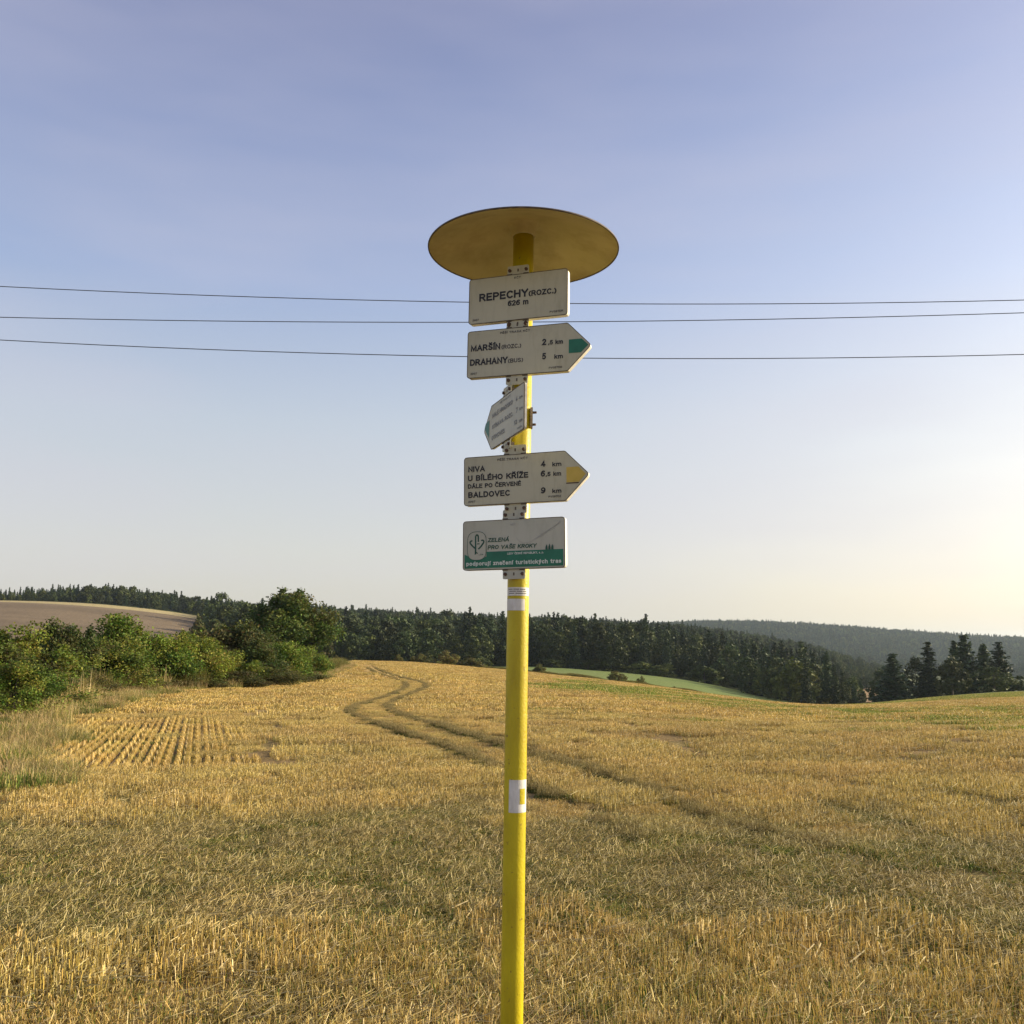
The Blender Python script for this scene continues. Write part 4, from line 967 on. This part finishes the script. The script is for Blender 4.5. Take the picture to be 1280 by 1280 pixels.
def slab(poly, front, back):
    """poly in (u, v) metres; the board faces local -Y"""
    bm = bmesh.new(); f = [bm.verts.new((u, front, v)) for u, v in poly]; b = [bm.verts.new((u, back, v)) for u, v in poly]
    bm.faces.new(f); bm.faces.new(list(reversed(b))); n = len(poly)
    for i in range(n): bm.faces.new((f[i], f[(i + 1) % n], b[(i + 1) % n], b[i]))
    bmesh.ops.recalc_face_normals(bm, faces=bm.faces); return bm
def ring_slab(outer, inner, front, back):
    bm = bmesh.new(); n = len(outer)
    L = [[bm.verts.new((u, y_, v)) for u, v in P] for P, y_ in ((outer, front), (inner, front), (inner, back), (outer, back))]
    for A, B in zip(L, L[1:] + L[:1]):
        for i in range(n): bm.faces.new((A[i], A[(i + 1) % n], B[(i + 1) % n], B[i]))
    bmesh.ops.recalc_face_normals(bm, faces=bm.faces); return bm
def inset(poly, d):
    n = len(poly); out = []
    for i in range(n):
        p0, p, p1 = Vector(poly[i - 1]), Vector(poly[i]), Vector(poly[(i + 1) % n])
        e = (p1 - p0).normalized(); out.append(tuple(p + Vector((-e.y, e.x)) * d))
    return out
def ccw(poly):
    a = sum(poly[i - 1][0] * poly[i][1] - poly[i][0] * poly[i - 1][1] for i in range(len(poly)))
    return poly if a > 0 else poly[::-1]


def _arc(cx, cy, rx, ry, a0, a1, n=8):
    return [(cx + rx * math.cos(math.radians(a0 + (a1 - a0) * i / n)), cy + ry * math.sin(math.radians(a0 + (a1 - a0) * i / n))) for i in range(n + 1)]
# single-stroke sans letters: capital height 1, each (advance width, strokes)
GL = {
 'A': (.68, [[(0, 0), (.34, 1), (.68, 0)], [(.13, .33), (.55, .33)]]),
 'B': (.58, [[(0, 0), (0, 1), (.32, 1)] + _arc(.32, .76, .22, .24, 90, -90, 6) + [(0, .52)], [(.32, .52)] + _arc(.33, .26, .25, .26, 90, -90, 6) + [(0, 0)]]),
 'C': (.62, [_arc(.34, .5, .34, .5, 48, 312, 14)]),
 'D': (.62, [[(0, 0), (0, 1), (.24, 1)] + _arc(.26, .5, .36, .5, 88, -88, 10) + [(0, 0)]]),
 'E': (.52, [[(.52, 0), (0, 0), (0, 1), (.5, 1)], [(0, .52), (.45, .52)]]),
 'G': (.66, [_arc(.34, .5, .34, .5, 48, 330, 14) + [(.66, .46), (.36, .46)]]),
 'H': (.6, [[(0, 0), (0, 1)], [(.6, 0), (.6, 1)], [(0, .52), (.6, .52)]]),
 'I': (.06, [[(.03, 0), (.03, 1)]]),
 'J': (.42, [[(.42, 1), (.42, .25)] + _arc(.21, .24, .21, .24, 0, -170, 8)]),
 'K': (.6, [[(0, 0), (0, 1)], [(.57, 1), (0, .38)], [(.2, .6), (.6, 0)]]),
 'L': (.48, [[(0, 1), (0, 0), (.48, 0)]]),
 'M': (.74, [[(0, 0), (0, 1), (.37, .1), (.74, 1), (.74, 0)]]),
 'N': (.6, [[(0, 0), (0, 1), (.6, 0), (.6, 1)]]),
 'O': (.7, [_arc(.35, .5, .35, .5, 90, 450, 18)]),
 'P': (.56, [[(0, 0), (0, 1), (.3, 1)] + _arc(.3, .73, .26, .27, 90, -90, 6) + [(0, .46)]]),
 'R': (.6, [[(0, 0), (0, 1), (.32, 1)] + _arc(.32, .74, .24, .26, 90, -90, 6) + [(0, .48)], [(.3, .48), (.6, 0)]]),
 'S': (.56, [_arc(.29, .74, .25, .26, 35, 270, 9) + _arc(.28, .25, .28, .25, 85, -145, 9)]),
 'T': (.6, [[(0, 1), (.6, 1)], [(.3, 1), (.3, 0)]]),
 'U': (.58, [[(0, 1), (0, .3)] + _arc(.29, .3, .29, .3, 180, 360, 8) + [(.58, 1)]]),
 'V': (.66, [[(0, 1), (.33, 0), (.66, 1)]]),
 'Y': (.64, [[(0, 1), (.32, .45), (.64, 1)], [(.32, .45), (.32, 0)]]),
 'Z': (.56, [[(.02, 1), (.54, 1), (0, 0), (.56, 0)]]),
 '0': (.5, [_arc(.25, .5, .25, .5, 90, 450, 16)]),
 '1': (.34, [[(.04, .76), (.24, 1), (.24, 0)]]),
 '2': (.5, [_arc(.25, .73, .24, .27, 165, -30, 9) + [(0, 0), (.5, 0)]]),
 '3': (.5, [_arc(.24, .75, .22, .25, 150, -80, 8) + _arc(.24, .27, .26, .27, 80, -150, 8)]),
 '4': (.54, [[(.54, .25), (0, .25), (.38, 1), (.38, 0)]]),
 '5': (.5, [[(.46, 1), (.1, 1), (.04, .52)] + _arc(.23, .31, .26, .31, 118, -135, 10)]),
 '6': (.5, [_arc(.25, .31, .25, .31, 170, -190, 14) + _arc(.34, .5, .34, .5, 185, 60, 6)]),
 '7': (.5, [[(0, 1), (.5, 1), (.18, 0)]]),
 '9': (.5, [_arc(.25, .69, .25, .31, -10, -370, 14) + _arc(.16, .5, .34, .5, 5, -115, 6)]),
 'k': (.44, [[(0, 0), (0, 1)], [(.42, .7), (0, .28)], [(.15, .44), (.44, 0)]]),
 'm': (.8, [[(0, 0), (0, .7)], [(0, .42)] + _arc(.2, .46, .2, .25, 165, 0, 6) + [(.4, 0)], [(.4, .42)] + _arc(.6, .46, .2, .25, 165, 0, 6) + [(.8, 0)]]),
 'n': (.42, [[(0, 0), (0, .7)], [(0, .42)] + _arc(.21, .46, .21, .25, 165, 0, 6) + [(.42, 0)]]),
 'h': (.42, [[(0, 0), (0, 1)], [(0, .42)] + _arc(.21, .46, .21, .25, 165, 0, 6) + [(.42, 0)]]),
 'r': (.26, [[(0, 0), (0, .7)], [(0, .4)] + _arc(.2, .44, .2, .26, 165, 80, 4)]),
 'u': (.42, [[(0, .7), (0, .24)] + _arc(.21, .25, .21, .25, 180, 350, 6), [(.42, .7), (.42, 0)]]),
 'o': (.46, [_arc(.23, .35, .23, .35, 90, 450, 12)]),
 'a': (.42, [_arc(.2, .19, .2, .2, 60, 420, 10), [(.04, .6)] + _arc(.22, .5, .2, .2, 110, 0, 5) + [(.42, 0)]]),
 'c': (.4, [_arc(.23, .35, .23, .35, 50, 310, 10)]),
 'e': (.44, [[(.02, .37), (.44, .37)] + _arc(.23, .35, .22, .35, 5, 310, 11)]),
 'd': (.44, [_arc(.22, .35, .22, .35, 0, 360, 12), [(.44, 1), (.44, 0)]]),
 'p': (.44, [_arc(.22, .35, .22, .35, 0, 360, 12), [(0, .7), (0, -.28)]]),
 'y': (.42, [[(0, .7), (.21, 0)], [(.42, .7), (.14, -.28), (.02, -.28)]]),
 'z': (.38, [[(0, .68), (.37, .68), (0, .02), (.38, .02)]]),
 's': (.36, [_arc(.18, .52, .16, .18, 35, 270, 7) + _arc(.18, .18, .18, .18, 85, -145, 7)]),
 't': (.24, [[(.1, .92), (.1, .12), (.24, .02)], [(0, .68), (.24, .68)]]),
 'i': (.06, [[(.03, 0), (.03, .68)], [(.03, .84), (.03, .95)]]),
 'j': (.1, [[(.07, .68), (.07, -.2), (-.04, -.27)], [(.07, .84), (.07, .95)]]),
 '(': (.2, [_arc(.42, .42, .42, .62, 125, 235, 8)]), ')': (.2, [_arc(-.22, .42, .42, .62, 55, -55, 8)]),
 ',': (.08, [[(.06, .08), (.02, -.14)]]), '.': (.06, [[(.03, 0), (.03, .1)]]), ' ': (.22, []),
}
_acc = {'acute': lambda x, y: [(x - .06, y + .1), (x + .1, y + .3)], 'caron': lambda x, y: [(x - .16, y + .3), (x, y + .12), (x + .16, y + .3)]}
for ch, b_, a_ in [('Á', 'A', 'acute'), ('É', 'E', 'acute'), ('Í', 'I', 'acute'), ('Ř', 'R', 'caron'), ('Š', 'S', 'caron'), ('Ž', 'Z', 'caron'), ('Č', 'C', 'caron'), ('Ě', 'E', 'caron'), ('Ň', 'N', 'caron')]:
    GL[ch] = (GL[b_][0], GL[b_][1] + [_acc[a_](GL[b_][0] / 2, 1.0)])
for ch, b_, a_ in [('č', 'c', 'caron'), ('í', 'i', 'acute'), ('ý', 'y', 'acute')]:
    GL[ch] = (GL[b_][0], GL[b_][1][:1] + (GL[b_][1][1:] if b_ != 'i' else []) + [_acc[a_](GL[b_][0] / 2, .7)])

def text_geo(s, u, v, w, h, bold=0.17, shear=0.0):
    """flat painted letters fitted to a width w and a capital height h (mm); returns (verts, faces) in metres"""
    x = 0.0; L = []; gap = 0.07 + bold
    for ch in s:
        adv, st = GL[ch]
        for P in st:
            P = [p for i, p in enumerate(P) if i == 0 or math.dist(p, P[i - 1]) > 0.02]
            L.append([(a + x, b) for a, b in P])
        x += adv + gap
    tot = x - gap
    bw = bold * h                                   # stroke width in mm
    sx = (w - bw) / tot; sy = (h - bw)
    V, F = [], []
    for P in L:
        Q = [Vector((u + bw / 2 + a * sx + shear * b * sy, v + bw / 2 + b * sy)) for a, b in P]
        k0 = len(V); n = len(Q); closed = (Q[0] - Q[-1]).length < 1e-3
        for i in range(n):
            d0 = (Q[i] - Q[i - 1]) if i else ((Q[0] - Q[-2]) if closed else (Q[1] - Q[0]))
            d1 = (Q[i + 1] - Q[i]) if i < n - 1 else ((Q[1] - Q[0]) if closed else (Q[-1] - Q[-2]))
            d0 = d0.normalized(); d1 = d1.normalized(); t = (d0 + d1)
            t = t.normalized() if t.length > 1e-4 else d0
            m = Vector((-t.y, t.x)); c = max(0.45, abs(m.dot(Vector((-d0.y, d0.x)))))
            p = Q[i]
            if not closed and i == 0: p = p - d1 * bw * 0.5
            if not closed and i == n - 1: p = p + d0 * bw * 0.5
            V += [tuple(p + m * bw / 2 / c), tuple(p - m * bw / 2 / c)]
        F += [(k0 + 2 * i, k0 + 2 * i + 1, k0 + 2 * i + 3, k0 + 2 * i + 2) for i in range(n - 1)]
    return np.array(V) / 1000, F
def print_obj(name, geos, mat, parent, y_):
    if name in ('lettering', 'white_lettering', 'small_print') and len(geos) > 1:
        return [print_obj(name, [g], mat, parent, y_) for g in geos]
    V, F, o = [], [], 0
    for g, f in geos:
        yy = np.full(len(g), y_); lv = 0
        for a_, b_ in zip(f[:-1], f[1:]):
            if not set(a_) & set(b_): lv += 1
            for i in b_: yy[i] = y_ - 0.00003 * (lv % 5)
        V += [(a, float(c), b) for (a, b), c in zip(g, yy)]; F += [tuple(i + o for i in k) for k in f]; o += len(g)
    me = bpy.data.meshes.new(name); me.from_pydata(V, [], F); me.materials.append(mat); me.update()
    return link(name, me, parent)
def poly_geo(P): return (np.array(P, float) / 1000, [tuple(range(len(P)))])
def stroke(P, w):
    """thin painted line along points (mm)"""
    V, F = [], []
    for (x0, y0), (x1, y1) in zip(P[:-1], P[1:]):
        d = Vector((x1 - x0, y1 - y0)); n_ = Vector((-d.y, d.x)).normalized() * w / 2; k = len(V)
        V += [(x0 + n_.x, y0 + n_.y), (x0 - n_.x, y0 - n_.y), (x1 - n_.x, y1 - n_.y), (x1 + n_.x, y1 + n_.y)]; F.append((k, k + 1, k + 2, k + 3))
    return (np.array(V) / 1000, F)

OFF = 0.05            # the printed face stands this far in front of the pole's axis
TH = 0.023            # depth of the folded edge
_cyl = {}
def cyl_mesh(r_, d_, mat, k=8):
    key = (r_, d_, mat.name)
    if key not in _cyl:
        bm = bmesh.new(); bmesh.ops.create_cone(bm, cap_ends=True, segments=k, radius1=r_, radius2=r_ * 0.85, depth=d_, matrix=Matrix.Rotation(math.pi / 2, 4, 'X'))
        me = bpy.data.meshes.new('bolt'); bm.to_mesh(me); bm.free(); me.materials.append(mat); _cyl[key] = me
    return _cyl[key]
def board(name, zc, yaw, tilt, outline, top, bot, tabu, label, mat=None, rad=0.010, TH=TH):
    """outline in mm; top / bot = where the fixing tabs grow from the edge"""
    mat = mat or M_board
    ax = Matrix.Translation((0, 0, on_pole(zc))) @ Matrix.Rotation(-math.radians(yaw), 4, 'Z') @ Matrix.Rotation(-math.radians(tilt), 4, 'Y')
    P = ccw(rounded([(u / 1000, v / 1000) for u, v in outline], rad))
    o = bm_obj(name, slab(P, -OFF, -OFF + 0.0025), mat, POST); o.matrix_local = ax
    o['label'] = label
    bm_obj('folded_edge', ring_slab(P, inset(P, 0.0015), -OFF + 0.0005 + 0.0022, -OFF + TH), M_rim, o)
    Pi, Po = inset(P, 0.0011), inset(P, -0.0009)
    bm_obj('edge_line', ring_slab(Po, Pi, -OFF - 0.0006, -OFF + 0.002), M_edge_dark, o)
    for s, v in ((1, top), (-1, bot)):
        tw, hgt = 35, 30
        T = [(tabu - tw, v - s * 1), (tabu + tw, v - s * 1), (tabu + tw, v + s * hgt), (tabu - tw, v + s * hgt)]
        T = rounded([(a / 1000, b / 1000) for a, b in ccw(T)], 0.005, 3)
        tab = bm_obj('mounting_tab', slab(T, -OFF + 0.0035, -OFF + 0.0065), mat, o)
        bm = bmesh.new(); vv = (v + s * hgt * 0.5) / 1000
        for du in (-27, 27):
            b_ = link('bolt', cyl_mesh(0.0056, 0.006, M_rust), o); b_.location = ((tabu + du) / 1000, -OFF + 0.001, vv)
            z1 = (v + s * 3.0) / 1000
            box(bm, (tabu + du - 9) / 1000, (tabu + du + 8) / 1000, -OFF + 0.0018, -OFF + 0.0036, z1 - 0.0013, z1 + 0.0013)
        box(bm, tabu / 1000 - 0.0022, tabu / 1000 + 0.0022, -OFF + 0.0025, -OFF + 0.0036, vv - 0.0045, vv + 0.0045)
        bm_obj('slot', bm, M_edge_dark, o)  # solid dark bars, their colour stands in for shade inside the tab slots
        # saddle that clamps the tab to the pole
        bm = bmesh.new(); box(bm, tabu / 1000 - 0.019, tabu / 1000 + 0.019, -OFF + 0.0066, -OFF + 0.026, vv - 0.008, vv + 0.008)
        bm_obj('clamp_saddle', bm, M_clamp, o)
    return o
PY1, PY2 = -OFF - 0.0008, -OFF - 0.0014
small = lambda L: [text_geo(*t, bold=0.20) for t in L]
big = lambda L: [text_geo(*t[:4], t[4] * 1.1, bold=0.225) for t in L]

nb = board('name_board', 2.7093, 19.5, 0, [(-161, -92), (162, -92), (162, 55), (-161, 55)], 55, -92, 0, 'cream name board reading REPECHY, topmost under the roof')
print_obj('lettering', big([("REPECHY", -127, -21, 163, 23.5), ("(ROZC.)", 37, -21, 90, 16.5), ("626 m", -31, -46, 68, 16.5)]), M_ink, nb, PY1)
print_obj('small_print', small([("KČT", -11, 41, 22, 7.0), ("2007", -148, -83, 21, 6.5), ("PV097DR", 106, -82, 43, 6.5)]), M_ink_soft, nb, PY1)

a1 = board('arrow_board', 2.5314, 18, 0, [(-162, -90), (161, -90), (234, -15), (161, 60), (-162, 60)], 60, -90, 0, 'cream arrow board with green tip pointing right, MARŠÍN and DRAHANY')
print_obj('lettering', big([("MARŠÍN", -151, -5, 97, 18.5), ("DRAHANY", -153, -51, 124, 19), ("2", 81, -4, 13, 18.5), (",5 km", 100, -4, 47, 13), ("5", 81, -49, 13, 18.5), ("km", 120, -50, 27, 13)]), M_ink, a1, PY1)
print_obj('small_print', small([("PĚŠÍ TRASA KČT", -55, 44, 97, 7), ("(ROZC.)", -50, -5, 64, 13.5), ("(BUS)", -28, -51, 49, 13.5), ("2007", -151, -80, 22, 6.5), ("PV097DG", 103, -80, 42, 6.5)]), M_ink_soft, a1, PY1)
print_obj('trail_colour_mark', [poly_geo([(165, -36), (203, -36), (226, -14), (205, 7), (165, 7)])], M_green_ink, a1, PY1)

a2 = board('arrow_board', 2.3235, 70.5, 0, [(165, -80), (165, 60), (-140, 60), (-214, -9), (-135, -84)], 60, -82, 0, 'arrow board with green tip turned edge-on, pointing away left', None, 0.010, 0.009)
print_obj('lettering', big([("MALÉ HRADISKO", -130, 17, 195, 13), ("STÍNAVA ROZC.", -130, -20, 200, 12.5), ("OTINOVES", -132, -56, 126, 13), ("4", 95, 17, 12, 14), ("km", 124, 17, 27, 9), ("7", 97, -18, 13, 14), ("km", 127, -18, 26, 9), ("13", 81, -53, 25, 13), ("km", 126, -54, 27, 9)]), M_ink_mid, a2, PY1)
print_obj('small_print', small([("PĚŠÍ TRASA KČT", -56, 46, 100, 5.7), ("PV097DM", 110, -72, 40, 5.5)]), M_ink_soft, a2, PY1)
print_obj('trail_colour_mark', [poly_geo([(-200, -9), (-162, -41), (-160, 17), (-196, 14), (-208, 0)][::1])], M_green_ink, a2, PY1)
# clamp with two long bolts whose ends show right of the pole
for zz, ln in ((0.012, 0.02), (-0.026, 0.016)):
    b_ = link('clamp_bolt', cyl_mesh(0.0045, ln, M_rust), POST)
    b_.location = (PR + 0.006, -0.020, on_pole(2.318) + zz); b_.rotation_euler = (0, math.radians(8), math.radians(78))
bm = bmesh.new(); box(bm, PR - 0.004, PR + 0.004, -0.03, 0.004, on_pole(2.318) - 0.035, on_pole(2.318) + 0.026); bm_obj('clamp_lug', bm, M_clamp, POST)

a3 = board('arrow_board', 2.1271, 17.5, 1.3, [(-163, -85), (156, -85), (229, -9), (156, 65), (-163, 65)], 65, -85, 0, 'cream arrow board with yellow tip pointing right, NIVA and BALDOVEC')
print_obj('lettering', big([("NIVA", -150, 19, 54, 16), ("U BÍLÉHO KŘÍŽE", -151, -9, 193, 16), ("DÁLE PO ČERVENÉ", -151, -32, 170, 12.5), ("BALDOVEC", -150, -61, 134, 16.5), ("4", 82, 21, 14, 17), ("km", 117, 20, 28, 12), ("6", 81, -9, 13, 17), (",5 km", 96, -9, 48, 12), ("9", 81, -60, 14, 17), ("km", 116, -61, 28, 12)]), M_ink, a3, PY1)
print_obj('small_print', small([("PĚŠÍ TRASA KČT", -56, 48, 97, 7), ("2007", -150, -76, 23, 6.2), ("PV097DZ", 104, -74, 39, 6.2)]), M_ink_soft, a3, PY1)
print_obj('trail_colour_mark', [poly_geo([(160, -31), (199, -31), (219, -8), (197, 15), (160, 15)])], M_yellow_ink, a3, PY1)
print_obj('thin_line', [poly_geo([(159, -35), (196, -35), (199, -32), (159, -32)])], M_rust, a3, PY1)

sb = board('sponsor_board', 1.9247, 19.5, 1.0, [(-162, -80), (160, -80), (160, 69), (-162, 69)], 69, -80, 0, 'grey and green thank-you board with leaf emblem, lowest on the pole', M_board_grey)
print_obj('green_band', [poly_geo([(-157, -75), (155, -75), (155, -26), (-86, -26), (-86, -40), (-100, -46), (-125, -49), (-140, -40), (-157, -32)])], M_green_ink, sb, PY1)
print_obj('lettering', [text_geo("ZELENÁ", -82, 3, 68, 12.5, 0.21, 0.2), text_geo("PRO VAŠE KROKY", -82, -19, 154, 12.5, 0.21, 0.2)], M_dkgreen_ink, sb, PY1)
print_obj('white_lettering', big([("podporují značení turistických tras", -151, -67, 300, 11.5)]) + small([("LESY ČESKÉ REPUBLIKY, s. p.", -19, -37, 114, 6.2)]), M_white_ink, sb, PY2)
ov = rounded([(-147, -50), (-87, -50), (-87, 36), (-147, 36)], 28, 8)
emb = print_obj('emblem', [poly_geo(ov)], M_board_grey, sb, -OFF - 0.0012)
pr_ = [stroke(ov + ov[:1], 1.4)]
arc = lambda cx, cy, rx, ry, a0, a1, n=9: [(cx + rx * math.cos(math.radians(a0 + (a1 - a0) * i / n)), cy + ry * math.sin(math.radians(a0 + (a1 - a0) * i / n))) for i in range(n + 1)]
pr_.append(stroke([(-121, 20), (-121, -32)], 4.8)); pr_.append(stroke(arc(-116.5, 19, 4.5, 8, 180, -30), 4.8)); pr_.append(stroke([(-112, 15), (-112, 5)], 4.2))
pr_.append(stroke(arc(-134, 4, 5, 5, 60, 220, 6) + [(-130, -8), (-121, -15)], 4.8)); pr_.append(stroke(arc(-99, 5, 5, 5, 140, -50, 6) + [(-104, -10), (-112, -17)], 4.8))
pr_.append(stroke([(-116, -1), (-108, -1)], 3)); pr_.append(stroke([(-123, -24), (-114, -30)], 3)); pr_.append(stroke([(-119, -28), (-123, -33)], 3))
print_obj('emblem_print', pr_ + small([("LČR", -110, -36, 14, 4)]), M_dkgreen_ink, emb, -OFF - 0.0016)
tr_ = []
for cx in (104, 113, 122):
    tr_.append(poly_geo([(cx - 3.6, -26), (cx + 3.6, -26), (cx + 3, -18), (cx, -10 + (cx == 113) * 2), (cx - 3, -18)]))
print_obj('tree_silhouette', tr_, M_dkgreen_ink, sb, -OFF - 0.0016)
sk = [stroke(arc(40, 18, 30, 22, 200 - k * 4, 330 - k * 16), 0.8) for k in range(4)] + [stroke([(60 + 9 * k, 2 + 3 * k), (80 + 9 * k, 14 + 5 * k), (118 + 7 * k, 36 + 4 * k), (146, 52 + 2 * k)], 0.8) for k in range(4)] + [stroke([(70 + 12 * k, 20 + 3 * k), (82 + 12 * k, 12 + 6 * k)], 0.8) for k in range(5)]
print_obj('leaf_sketch', sk + small([("KČT", -9, 50, 16, 6)]), M_ink_sketch, sb, PY1)

# stickers and painted marks wrapped on the pole
def wrap(name, z0, z1, a0, a1, mat, rad_=PR + 0.0007, parent=POST, n=16):
    """curved patch; angles in degrees from the side facing the camera, towards +X"""
    bm = bmesh.new(); rows_ = []
    for z in (z0, z1):
        for rr in (rad_, PR - 0.0002):
            rows_.append([bm.verts.new((rr * math.sin(math.radians(a0 + (a1 - a0) * i / n)), -rr * math.cos(math.radians(a0 + (a1 - a0) * i / n)), z)) for i in range(n + 1)])
    o0, i0, o1, i1 = rows_
    for i in range(n):
        bm.faces.new((o0[i], o0[i + 1], o1[i + 1], o1[i])); bm.faces.new((o1[i], o1[i + 1], i1[i + 1], i1[i])); bm.faces.new((i0[i], i0[i + 1], o0[i + 1], o0[i]))
    bm.faces.new((o0[0], o1[0], i1[0], i0[0])); bm.faces.new((o0[n], i0[n], i1[n], o1[n]))
    bmesh.ops.recalc_face_normals(bm, faces=bm.faces); return bm_obj(name, bm, mat, parent)
def zpx(py): return on_pole(2.87 * (math.tan(PITCH + math.atan((640 - py) / FOC))) + EYE)
lab = wrap('paper_label', zpx(744.5), zpx(734), -78, 75, M_paper)
for k in range(3):
    zt = zpx(736.5 + k * 2.6)
    for j, (s0, s1) in enumerate([((-60, -30), (-26, 5), (9, 40)), ((-52, -12), (-8, 22), (26, 48)), ((-55, -20), (-14, 30), (33, 50))][k]):
        wrap('print_line', zt - 0.0011, zt + 0.0011, s0, s1, M_ink_soft, PR + 0.0011, lab, 4)
wrap('white_patch', zpx(763), zpx(748.5), -80, 38, M_paper)
mk = wrap('trail_mark', zpx(1016), zpx(975), -33, 78, M_paper)
wrap('yellow_square', zpx(1005.5), zpx(986), 24, 58, M_pole, PR + 0.0012, mk)

# ------------------------------------------------------------------ overhead wires
for nm, (a_, b_, c_), lab in (('overhead_wire', (1.956e-3, -0.01389, 6.7618), 'top one of three thin overhead wires crossing the sky'),
                       ('overhead_wire', (1.445e-3, 0.00451, 6.3693), 'middle one of three thin overhead wires, nearly level'),
                       ('overhead_wire', (2.056e-3, -0.01458, 5.6582), 'lowest of the three thin overhead wires crossing the sky')):
    xs_ = np.linspace(-34, 34, 69); P = [(x_, 18.0, EYE + a_ * x_ * x_ + b_ * x_ + c_) for x_ in xs_]
    Q = tube(P, [0.0085] * len(P), 6)
    me = mesh_np(nm, Q.reshape(-1, 3), np.arange(len(Q) * 4).reshape(-1, 4), None, M_wire, smooth=True)
    tag(link(nm, me), lab, 'wire', 'overhead wires')

# ------------------------------------------------------------------ haze
HAZE = 0.00008
m = bpy.data.materials.new('haze'); m.use_nodes = True; n, l = m.node_tree.nodes, m.node_tree.links; n.clear()
mo = n.new('ShaderNodeOutputMaterial'); pv = n.new('ShaderNodeVolumePrincipled')
pv.inputs['Color'].default_value = (0.68, 0.84, 1.0, 1); pv.inputs['Density'].default_value = HAZE; pv.inputs['Anisotropy'].default_value = 0.3
l.new(pv.outputs[0], mo.inputs['Volume'])
bm = bmesh.new(); box(bm, -6600, 6600, -6600, 6600, -60, 130)
tag(bm_obj('haze', bm, m), 'thin pale summer haze over the whole landscape', 'haze', kind='stuff')
